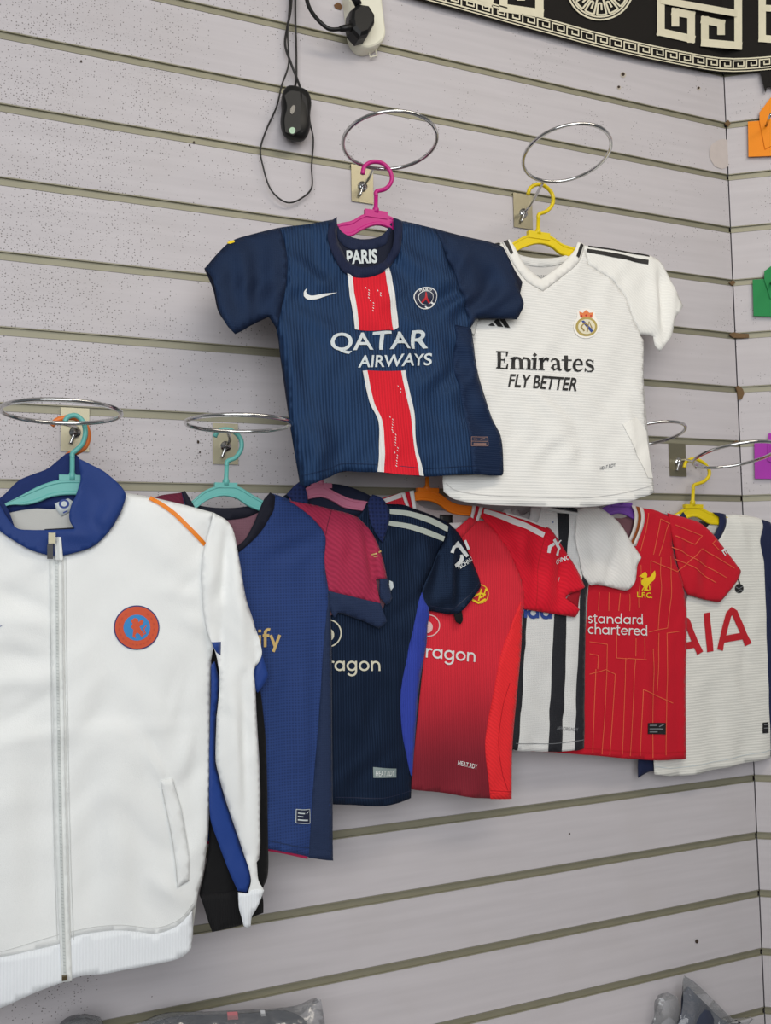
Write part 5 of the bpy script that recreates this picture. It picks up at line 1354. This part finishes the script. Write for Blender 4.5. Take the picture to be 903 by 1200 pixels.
# ------------------------------------------------------------------ deep red shirt with gold pinstripe
def pinstripe_shirt():
    off = 0.040
    rd = fabric('deep_red', (198, 22, 42), 'plain', depth=0.08)
    gold = plain('pinstripe_orange', (226, 96, 60), 0.6)
    wh = fabric('pin_white', (226, 220, 214), 'plain', depth=0.03)
    t = garment('football_shirt', 'deep red football shirt with fine gold line pattern and yellow bird crest', 'shirt', (730, 888), off)
    top = [(753.5, 595), (770, 598), (790.5, 603), (806, 607), (821, 612.5), (834, 623), (852, 645), (869.6, 668.5)]
    rside = [(802, 688), (804, 700), (806, 716), (806, 760), (805, 800), (805.6, 890)]
    f = Field(off, [top, [(843.8, 706), (826.6, 702.7), (807, 697), (802, 688)] + rside[1:], [(706, 594), (670, 610), (645, 680), (650, 740), (630, 880)]], T=0.004, RR=0.022, noise=0.0011, seed=37, hem=(720, 888, 0.08, 0.0018), folds=[
        (780, 610, 798, 680, 8, -0.0024), (790, 620, 800, 660, 6, 0.002), (815, 640, 812, 690, 9, 0.0022), (830, 640, 826, 695, 8, -0.0018), (770, 780, 772, 880, 6, -0.0012), (758, 760, 757, 880, 6, 0.0012), (700, 760, 706, 880, 9, 0.001), (792, 720, 796, 880, 6, -0.001)])
    torso = [(754.4, 612), (753.5, 595), (770, 598), (785, 606), (788, 630), (792, 655), (802, 688)] + rside[1:] + [(763, 890.8), (728.6, 888.5), (690, 885), (652, 882), (622, 880.5), (650, 740), (645, 680), (670, 610), (706, 596), (716, 625), (732, 648), (746.3, 637)]
    panel('front', t, torso, f, rd)
    s = panel('sleeve', t, [(783, 601)] + top[2:] + [(863, 681), (853, 694), (843.8, 706), (826.6, 702.7), (807, 697), (802, 688), (795, 662), (788, 630)], f, rd, 0.0006, res=0.005)
    cl = [('w', 0.0, 0.34, wh), ('b', 0.34, 0.66, fabric('pin_brown', (150, 76, 30), 'plain')), ('w', 0.66, 1.0, wh)]
    for _, a, b, mt in cl:
        I = [(739, 592.5), (742.5, 602), (741.5, 614), (738, 626), (731, 640)]; O = [(753.8, 595), (755, 604), (754.4, 613), (750.5, 626), (745, 640)]
        mixp = lambda p, q, u: (p[0] + (q[0] - p[0]) * u, p[1] + (q[1] - p[1]) * u)
        panel('neckband_stripe', t, [mixp(p, q, a) for p, q in zip(I, O)] + [mixp(p, q, b) for p, q in zip(I, O)][::-1], f, mt, 0.0016)
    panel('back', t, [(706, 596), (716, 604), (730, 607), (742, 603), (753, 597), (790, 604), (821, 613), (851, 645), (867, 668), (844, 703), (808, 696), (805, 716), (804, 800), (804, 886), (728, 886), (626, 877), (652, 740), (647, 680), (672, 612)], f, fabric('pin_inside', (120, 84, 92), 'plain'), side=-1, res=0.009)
    L = [[(760, 601), (757, 622), (750, 646)], [(774, 608), (765, 650)], [(784, 613), (772, 651)], [(774, 608), (785, 613.5)], [(762, 657), (794, 670), (822, 643)],
         [(750, 662), (748, 712)], [(762, 657), (761, 690)], [(774, 653), (773, 700), (771, 738), (760, 741)], [(786, 652), (786, 700), (782, 736), (771, 738)], [(795, 740), (781.5, 742), (781, 800), (779, 885)],
         [(690, 752), (711, 755), (710, 790), (705, 884)], [(697, 784), (694, 882)], [(720, 790), (714, 885)], [(733, 771), (728, 884)], [(744, 772), (738, 886)], [(722, 742), (722, 771), (735, 772)], [(744, 748), (744, 769)], [(735, 771.5), (756, 773)], [(690, 790), (709, 784.5), (720, 790)], [(753, 808), (750, 886)], [(753, 808), (788, 824)], [(765, 760), (764, 888)], [(690, 766), (700, 768), (699, 784)], [(755, 748), (754, 772)], [(772, 742), (770, 810)],
         [(702, 694), (701, 716)], [(713, 694), (713, 716)], [(725, 695), (724, 716)], [(737, 696), (736, 716)]]
    LS = [[(790, 615), (822, 628), (813, 638), (790, 628)], [(788, 641), (818, 658), (850, 677)], [(822, 643), (860, 666)], [(791, 655), (810, 664), (838, 683)], [(842, 645), (834, 637), (839, 632)]]
    decal('gold_line', t, [ribbon(p, 0.85) for p in L], f, gold, 0.0010, True, smoothed=False, res=0)
    decal('gold_line', s, [ribbon(p, 0.85) for p in LS], f, gold, 0.0016, True, smoothed=False, res=0)
    c = decal('crest_bird', t, [[(749, 676), (751, 671.5), (755, 670), (757, 673), (756, 677), (760, 676), (764, 671), (766.5, 668.5), (767, 673), (765, 679), (761, 682.5), (758, 686), (757, 690), (760, 692), (754, 692.5), (754, 688), (750.5, 684.5), (750, 680), (753, 678)], ribbon([(752, 692), (754, 687)], 1.2), ribbon([(760, 691.5), (759, 686)], 1.2), ribbon([(750, 674), (747.5, 675.5)], 1.2)], f, PRINT_YELLOW, 0.0012, True)
    lettering('crest_lettering', t, 'L.F.C.', (746.5, 700), (763.5, 701), (746.5, 693.5), f, PRINT_YELLOW, 0.02, 0, 0.0012)
    stroke_text('lettering', t, 'standard', (687.5, 730), (754.5, 731.5), (687.5, 722), f, PRINT_WHITE, 0.08)
    stroke_text('lettering', t, 'chartered', (688, 742.8), (759.5, 745), (688, 734.5), f, PRINT_WHITE, 0.08)
    lb = decal('care_label', t, [(758, 847), (779, 847), (779, 860.5), (758, 860)], f, PRINT_BLACK, 0.0012, smoothed=False)
    decal('label_print', lb, [ribbon([(760, 850), (769, 850)], 1.4), ribbon([(772, 851.5), (777, 848.5)], 1), ribbon([(760, 854), (776, 854.2)], 1.2), ribbon([(760, 857.5), (770, 857.6)], 1.2)], f, PRINT_GREY, 0.0015, True, smoothed=False)
    lettering('sleeve_lettering', s, 'E', (844.5, 645), (849, 651.5), (850.5, 641.5), f, PRINT_WHITE, 0.02, 0, 0.0016)
    decal('hem_stitching', t, [ribbon([(652, 873), (728, 880), (763, 882), (805, 881)], 0.7)], f, fabric('red_seam', (190, 24, 36)), 0.0010, True)
    hanger('purple plastic hanger showing at the neck of the deep red shirt', off - HB, [(716, 540), (719, 533), (726, 530), (734, 533), (740, 540), (740, 551), (734, 559), (727, 562), (726.5, 568)], [(726.6, 566), (726, 590)],
           [(672, 622), (690, 606), (708, 594), (718, 589.5), (726, 588.5), (735, 591), (745, 598), (765, 606), (790, 618)],
           [(672, 634), (690, 618), (708, 606), (718, 603), (726, 602), (735, 605), (745, 611), (765, 619), (790, 630)], PURPLE, (715, 739, 590), 0.005)


pinstripe_shirt()


# ------------------------------------------------------------------ white shirt with navy trim, last of the lower row
def white_navy_shirt():
    off = 0.029
    wf = fabric('spare_white', (226, 225, 218), 'hrib', 0.0045, 0.10, 0.4, mottled=0.04)
    nv = fabric('spare_navy', (30, 38, 70), 'plain', depth=0.1)
    t = garment('football_shirt', 'white football shirt with navy collar and sleeve and red letters, rightmost of the lower row', 'shirt', (840, 905), off)
    top = [(850, 603), (864.5, 602.6), (884.4, 605.3), (896, 609), (915, 622), (930, 650), (940, 690)]
    rside = [(906, 700), (908, 760), (908, 830), (906, 887)]
    f = Field(off, [top, [(922, 702), (906, 700)] + rside[1:], [(796, 600), (770, 612), (748, 680), (758, 740), (760, 905)]], T=0.004, RR=0.02, noise=0.0011, seed=41, hem=(840, 900, 0.07, 0.0022), folds=[
        (864, 606, 872, 640, 6, 0.002), (880, 620, 884, 660, 6, -0.0014), (880, 690, 870, 800, 8, -0.0014), (850, 780, 880, 860, 9, 0.0012), (830, 800, 850, 880, 8, -0.0010)])
    torso = [(848.5, 620), (850, 603), (864.5, 602.6), (884.4, 605.3), (896, 609), (894, 634), (897, 660), (900, 690), (906, 700)] + rside[1:] + [(867, 896), (832.6, 903), (810, 908), (791, 909.5), (767, 907.5), (758, 740), (748, 680), (770, 612), (796, 602), (806, 622), (824, 640), (840, 633)]
    panel('front', t, torso, f, wf)
    panel('side_panel', t, [(894, 634), (895, 656), (896, 688), (898.5, 760), (901, 820), (904, 887), (907, 887), (909, 830), (909, 760), (907, 700), (900, 676)], f, nv, 0.0007)
    panel('sleeve', t, [(893.4, 608.5), (903, 612), (915, 622), (930, 650), (940, 690), (922, 702), (906, 700), (897, 682), (894.5, 656), (890, 634), (894, 617)], f, nv, 0.0009)
    panel('neckband', t, [(834, 600.5), (842, 601), (850.5, 602.5), (850.5, 612), (848.5, 620), (840, 634), (824, 646), (804, 628), (795, 606), (800, 600), (812, 620), (824, 632), (837, 626), (842, 614), (842, 606)], f, nv, 0.0015)
    panel('back', t, [(796, 602), (806, 610), (822, 613), (838, 609), (850, 604), (884, 606), (914, 622), (938, 690), (908, 700), (906, 760), (904, 882), (834, 897), (764, 905), (750.5, 912.5), (750.5, 891), (760, 740), (750, 680), (772, 613)], f, nv, side=-1, res=0.009)
    panel('neck_lining', t, [(812, 614), (826, 616), (838, 612), (846, 606), (842, 622), (828, 634), (814, 626)], Flat(off - 0.0052), fabric('spare_lining', (196, 194, 190)), 0, thick=0.0006)
    panel('neck_tag', t, [(819, 610), (826, 612), (830, 615.5), (827, 618), (819, 614)], Flat(off - 0.004), PRINT_BLACK, 0, thick=0.0006, smoothed=False)
    stroke_text('lettering', t, 'AIA', (785, 771.5), (883, 754.5), (783, 741.5), f, PRINT_RED, 0.135)
    c = decal('crest', t, [circ(865.5, 689.5, 5.0, 18, 5.4), ribbon([(866, 684), (865, 680.5), (863.5, 677)], [2, 1.4, 0.8])], f, PRINT_BLACK, 0.0012, True)
    decal('crest_seams', c, [ribbon([(861.5, 688), (865, 690), (869.5, 687)], 0.8), ribbon([(863, 693.5), (867, 691), (870, 692)], 0.7)], f, PRINT_GREY, 0.0016, True)
    lb = decal('care_label', t, [(891.6, 846.5), (899, 846), (899, 858.6), (891.6, 859)], f, PRINT_BLACK, 0.0016, smoothed=False)
    decal('label_print', lb, [ribbon([(893, 849), (897.5, 848.7)], 1), ribbon([(893, 853), (897.5, 852.8)], 1)], f, PRINT_GREY, 0.0019, True, smoothed=False)
    decal('hem_stitching', t, [ribbon([(767, 898), (791, 900), (832, 893.5), (867, 886.5), (906, 878)], 0.7)], f, PRINT_SILVER, 0.0010, True)
    hanger('yellow plastic hanger near the wall corner, lower row', off - HB, [(801.3, 548), (804, 541), (812, 537.8), (821, 540.5), (829, 548), (830.5, 557), (824, 564.5), (813, 568.5), (812, 574)], [(812, 572), (811, 592)],
           [(765, 624), (780, 610), (793, 601), (802, 595.5), (811, 592.5), (822, 595.5), (831, 600), (842.6, 603), (870, 612), (890, 622)],
           [(765, 634), (780, 622), (795, 613), (804, 608), (812, 605.5), (820, 608), (830, 614), (842, 615.5), (870, 624), (890, 634)], plastic('yellow_plastic_olive', (226, 200, 20)), (801, 822, 592), 0.005)


white_navy_shirt()
# ================================================================== small things on the wall
BLACKP = plain('black_plastic', (15, 15, 16), 0.42, 0, 0.35, bscale=40)


def tube(name, pts, r, mat, parent, n=8):
    bm = bmesh.new(); tube_bm(bm, crom(pts, n), r, 8); return from_bm(name, bm, mat, parent, True)


def computer_mouse():
    c = P1(346.5, 133, 0.022)
    t = thing('computer_mouse', 'black computer mouse dangling by its cable against the slatwall', 'mouse', c)
    # local: long axis v (up), u right, w out
    hl, hw = 0.0405, 0.0235
    V, F = [], []
    nu, nv = 28, 30
    tilt = R(3)
    for j in range(nv + 1):
        b = -math.pi / 2 + math.pi * j / nv
        for i in range(nu):
            a = 2 * math.pi * i / nu
            sg = lambda x, e: math.copysign(abs(x) ** e, x)
            v = sg(math.sin(b), 0.8)
            waist = 1 - 0.10 * math.exp(-((v - 0.05) / 0.35) ** 2) + 0.04 * v
            u = sg(math.cos(b), 0.55) * sg(math.cos(a), 0.75) * waist
            w = sg(math.cos(b), 0.6) * sg(math.sin(a), 0.7)
            x, z, y = u * hw, v * hl, w * 0.013 * (1.0 - 0.18 * v)
            V.append(c + Vector((x * math.cos(tilt) - z * math.sin(tilt) * -1, -y, z * math.cos(tilt) - x * math.sin(tilt))))
    for j in range(nv):
        for i in range(nu):
            F.append([j * nu + i, j * nu + (i + 1) % nu, (j + 1) * nu + (i + 1) % nu, (j + 1) * nu + i])
    o = from_verts('shell', V, F, BLACKP, t, True)
    bm = bmesh.new(); bm.from_mesh(o.data); bmesh.ops.remove_doubles(bm, verts=bm.verts, dist=1e-6); bmesh.ops.recalc_face_normals(bm, faces=bm.faces); bm.to_mesh(o.data); bm.free()
    fl = Flat(0.0355)
    decal('sole_plate', t, [(333, 112), (340, 107), (351, 108), (352, 124), (351, 140), (352, 152), (343, 159), (334, 155), (333, 140), (336, 126)], fl, plain('mouse_sole', (15, 15, 16), 0.55), 0.0012)
    decal('grip', t, [(354, 108), (359, 114), (361, 132), (359, 148), (354, 155), (353.5, 140), (354.5, 124)], fl, plain('mouse_grip', (38, 36, 36), 0.7), -0.002)
    decal('sensor_window', t, circ(342.5, 129, 2.6, 12, 5.5, 0.3), fl, plain('mouse_sensor', (44, 42, 40), 0.15), 0.0016)
    decal('sticker', t, circ(342, 153.5, 3.6, 16, 3.9), fl, plain('sticker_green', (176, 206, 178), 0.5), 0.0018)
    # cable: hangs double from above the picture, loop below the mouse
    CB = plain('cable_black', (26, 25, 25), 0.5)
    q = lambda x, y, o=0.010: P1(x, y, o)
    tube('cable', [q(345, 103, 0.02), q(347, 92), q(347, 60), q(346, 20), q(346, -40)], 0.0017, CB, t)
    tube('cable', [q(352, 104, 0.02), q(347, 90, 0.014), q(340, 72, 0.013), q(334, 52), q(337, 30), q(341, 5), q(342, -40)], 0.0019, CB, t)
    tube('cable', [q(339, -40, 0.014), q(339, 5, 0.015), q(337, 40, 0.014), q(338, 75, 0.012), q(330, 100), q(324, 125), q(312, 152), q(305, 175), q(308, 195), q(315, 218), q(325, 231), q(338, 237.5), q(352, 233), q(365, 220), q(365, 195), q(367, 165), q(364, 148, 0.016), q(362, 138, 0.02)], 0.0013, CB, t)


computer_mouse()


def power_strip():
    off = 0.02
    t = thing('power_strip', 'cream white power strip with a black plug on the slatwall', 'power strip', P1(432, 62, 0.0))
    cream = plain('cream_plastic', (232, 229, 210), 0.4, bscale=15)
    # outline in the picture, front face
    poly = [(396, -70), (407, -4), (412, 38), (414.5, 47), (421, 56), (430, 59.5), (440, 57), (448.5, 51), (452, 43), (451, 30), (447, -4), (441, -75)]
    q = smooth_poly(poly, 3, True, 60)
    bm = bmesh.new()
    q[:, 1] -= 3
    pf = P(q[:, 0], q[:, 1], 0.024); cen = pf.mean(0)
    rings = []
    for (sc, y) in ((1.0, -0.0012), (1.0, -0.020), (0.965, -0.024), (0.90, -0.0255)):
        rings.append([bm.verts.new((cen[0] + (p[0] - cen[0]) * sc, y, cen[1] + (p[1] - cen[1]) * (1 - (1 - sc) * 0.35))) for p in pf])
    n = len(pf)
    for a, b in zip(rings, rings[1:]):
        for i in range(n): bm.faces.new((a[i], a[(i + 1) % n], b[(i + 1) % n], b[i]))
    bm.faces.new(rings[-1]); bm.faces.new(rings[0][::-1])
    from_bm('case', bm, cream, t)
    # mounting tab with a slot: a small open loop
    pts = [P1(x, y, 0.008) for x, y in ((432, 60), (433.5, 67), (441.5, 65), (440, 58))]
    bm = bmesh.new(); tube_bm(bm, [p for p in pts], 0.0013, 6); from_bm('mounting_tab', bm, cream, t)
    # plug
    bm = bmesh.new()
    hexo = [(410, 13), (418, 6), (431, 8), (438, 19), (438, 29), (430, 43), (420, 46), (411, 36), (409, 24)]
    r = []
    for (sc, y) in ((1.0, 0.026), (1.0, 0.044), (0.92, 0.050), (0.72, 0.0535)):
        cx, cy = 424, 26
        ring = []
        for x, z in hexo:
            p = P1(cx + (x - cx) * sc, cy + (z - cy) * sc, 0.045); ring.append(bm.verts.new((p.x, -y, p.z)))
        r.append(ring)
    n = len(hexo)
    for a, b in zip(r, r[1:]):
        for i in range(n): bm.faces.new((a[i], a[(i + 1) % n], b[(i + 1) % n], b[i]))
    bm.faces.new(r[-1]); bm.faces.new(r[0][::-1])
    g = thing('power_plug', 'black moulded mains plug in the cream power strip', 'plug', P1(424, 26, 0.035))
    from_bm('body', bm, BLACKP, g)
    q2 = lambda x, y, o: P1(x, y, o)
    bm = bmesh.new(); tube_bm(bm, [q2(413, 32, 0.045), q2(406, 33, 0.045), q2(398, 34, 0.044)], [0.0062, 0.0055, 0.0042], 10); from_bm('strain_relief', bm, BLACKP, g, True)
    tube('cable', [q2(399, 34, 0.044), q2(386, 34, 0.042), q2(374, 25, 0.04), q2(364, 12, 0.036), q2(359, -2, 0.034), q2(352, -40, 0.03)], 0.0031, BLACKP, g)
    bm = bmesh.new(); tube_bm(bm, [q2(412, -12, 0.045), q2(416, -2, 0.047), q2(420, 6, 0.046)], [0.006, 0.0065, 0.006], 10); from_bm('upper_plug_boot', bm, BLACKP, g, True)


power_strip()


# ------------------------------------------------------------------ coloured plastic cards on the angled wall
def colour_card(label, poly, arrow, col, name):
    t = thing('price_card', label, 'card', pw(poly[0][0], poly[2][1], 0.006), 'coloured plastic cards at the right edge')
    mt = plain(name, col, 0.5, 0, 0.25, bscale=12)
    n = Vector((-math.sin(CORNER_A), -math.cos(CORNER_A), 0))

    def slab(nm, pts, off, th):
        bm = bmesh.new(); f = bm.faces.new([bm.verts.new(pw(x, y, off)) for x, y in pts])
        r = bmesh.ops.extrude_face_region(bm, geom=[f])
        bmesh.ops.translate(bm, verts=[v for v in r['geom'] if isinstance(v, bmesh.types.BMVert)], vec=n * th)
        return from_bm(nm, bm, mt, t)
    slab('card', poly, 0.006, 0.0015)
    slab('folded_flap', arrow, 0.0085, 0.0012)
    bm = bmesh.new()
    a = pw(arrow[0][0] + 8, arrow[0][1] + 4, 0.0105)
    tube_bm(bm, [a, a + n * 0.04], 0.0025, 8); from_bm('peg', bm, CHROME, t, True)


colour_card('orange plastic card on the angled wall below the frieze', [(875.8, 143), (930, 139), (932, 182), (876.5, 184)], [(889.5, 143), (889.5, 132), (906, 110), (925, 128), (925, 160), (896, 175)], (244, 142, 2), 'card_orange')
colour_card('green plastic card at the picture edge on the angled wall', [(881.3, 328), (935, 325), (937, 372), (882.5, 370.5)], [(895, 328), (895, 318), (908, 308), (925, 318), (925, 345), (902, 350)], (4, 132, 66), 'card_green')
colour_card('purple plastic card at the picture edge on the angled wall', [(883.3, 519), (935, 517), (937, 562), (884, 561)], [(899.5, 519), (900, 508), (925, 508), (925, 552), (899, 540)], (166, 40, 168), 'card_purple')


# ------------------------------------------------------------------ clothes in clear plastic bags on the counter
def film_material():
    mt, nt, b = base_mat('clear_film')
    N, L = nt.nodes.new, nt.links.new
    out = nt.nodes['Material Output']
    tr = N('ShaderNodeBsdfTransparent'); tr.inputs[0].default_value = (0.93, 0.94, 0.95, 1)
    gl = N('ShaderNodeBsdfGlossy'); gl.inputs['Roughness'].default_value = 0.12
    df = N('ShaderNodeBsdfDiffuse'); df.inputs[0].default_value = (0.75, 0.77, 0.79, 1)
    m1 = N('ShaderNodeMixShader'); m1.inputs[0].default_value = 0.13
    L(tr.outputs[0], m1.inputs[1]); L(df.outputs[0], m1.inputs[2])
    fr = N('ShaderNodeFresnel'); fr.inputs[0].default_value = 1.45
    ad = N('ShaderNodeMath'); ad.operation = 'MULTIPLY_ADD'; ad.inputs[1].default_value = 0.55; ad.inputs[2].default_value = 0.05; L(fr.outputs[0], ad.inputs[0])
    m2 = N('ShaderNodeMixShader'); L(ad.outputs[0], m2.inputs[0]); L(m1.outputs[0], m2.inputs[1]); L(gl.outputs[0], m2.inputs[2])
    tc = N('ShaderNodeTexCoord'); nz = N('ShaderNodeTexNoise'); nz.inputs['Scale'].default_value = 38; nz.inputs['Detail'].default_value = 3
    L(tc.outputs['Object'], nz.inputs['Vector'])
    bp = N('ShaderNodeBump'); bp.inputs['Strength'].default_value = 0.7; bp.inputs['Distance'].default_value = 0.008
    L(nz.outputs['Fac'], bp.inputs['Height']); L(bp.outputs[0], gl.inputs['Normal'])
    L(m2.outputs[0], out.inputs['Surface'])
    return mt


FILM = film_material()


def sheet_solid(name, parent, poly, yb, yf, mat, amp, seed, bulge=0.03, res=0.012):
    """closed cushion-like solid from a traced outline: back near yb, front bulging to yf"""
    fld = Field(0.5 * (yb + yf), [[*poly, poly[0]]], T=abs(yf - yb) / 2, RR=bulge, noise=amp, seed=seed)
    q = smooth_poly(poly, 4, True, 50)
    pw_ = P(q[:, 0], q[:, 1], fld.off)
    v2, f2 = tri_panel(pw_, res)
    prof = fld.w(v2) + fld.T
    mid = fld.off
    n = len(v2)
    V = [Vector((a[0], -(mid + h), a[1])) for a, h in zip(v2, prof)] + [Vector((a[0], -(mid - 0.6 * max(h, 0)), a[1])) for a, h in zip(v2, prof)]
    F = f2 + [[i + n for i in t[::-1]] for t in f2]
    V = [Vector((v.x, v.y, max(v.z, COUNTER_Z + 0.001))) for v in V]
    return from_verts(name, V, F, mat, parent, True)


def bag(label, poly_c, poly_f, yb, yf, col, seed, strap=None):
    lowz = COUNTER_Z
    x = poly_c[0][0]
    t = thing('bagged_clothes', label, 'bagged clothes', (P1(x, 1190, yb).x, -yb, lowz), 'plastic wrapped clothes on the counter')
    m_ = fabric('bag_cloth_%d' % seed, col, 'plain', depth=0.2, mottled=0.3)
    c = sheet_solid('folded_clothes', t, poly_c, yb + 0.008, yf - 0.006, m_, 0.004, seed)
    for k, (pl, cc) in enumerate(strap or ()):
        sheet_solid('coloured_band', t, pl, yb + 0.020, yf - 0.003, plain('bag_band_%d_%d' % (seed, k), cc, 0.7), 0.004, seed)
    sheet_solid('plastic_film', t, poly_f, yb + 0.004, yf, FILM, 0.005, seed + 1)
    return t


bag('dark grey clothes in clear plastic at the bottom under the white jacket',
    [(168, 1204), (200, 1192), (245, 1189), (290, 1187), (330, 1184), (350, 1190), (365, 1205), (372, 1240), (350, 1430), (160, 1440), (150, 1260)],
    [(150, 1206), (190, 1188), (240, 1185.5), (300, 1183), (345, 1179), (372, 1170), (376, 1172), (380, 1196), (384, 1240), (356, 1438), (150, 1446), (138, 1260)], 0.02, 0.09, (52, 57, 70), 51,
    strap=[([(266, 1186), (278, 1185.5), (284, 1240), (282, 1400), (270, 1400), (270, 1240)], (190, 110, 116)), ([(305, 1184), (310, 1184), (316, 1240), (316, 1400), (308, 1400), (309, 1240)], (196, 196, 198))])
bag('grey wrapped bundle at the bottom edge beneath the zip jacket hem',
    [(78, 1200), (98, 1193), (114, 1196), (122, 1215), (124, 1440), (30, 1450), (36, 1240)],
    [(70, 1200), (95, 1189), (117, 1192), (126, 1212), (128, 1446), (22, 1456), (28, 1240)], 0.02, 0.08, (88, 88, 94), 57)
bag('dark clothes in a crumpled clear bag standing by the wall corner',
    [(800, 1163), (806, 1156), (822, 1172), (840, 1190), (856, 1203), (866, 1230), (850, 1262), (790, 1266), (786, 1225), (797, 1190)],
    [(800, 1148), (801.5, 1143), (815, 1152), (838, 1174), (858, 1194), (874, 1205), (882, 1232), (862, 1268), (782, 1272), (778, 1230), (797, 1190)], 0.015, 0.05, (56, 62, 80), 61)
bag('empty looking crumpled clear plastic bag beside the corner bag',
    [(774, 1200), (784, 1192), (792, 1200), (794, 1250), (768, 1260), (764, 1225)],
    [(766, 1192), (770, 1170), (782, 1163), (794, 1168), (798, 1200), (798, 1262), (758, 1268), (756, 1228)], 0.012, 0.04, (170, 170, 174), 67)
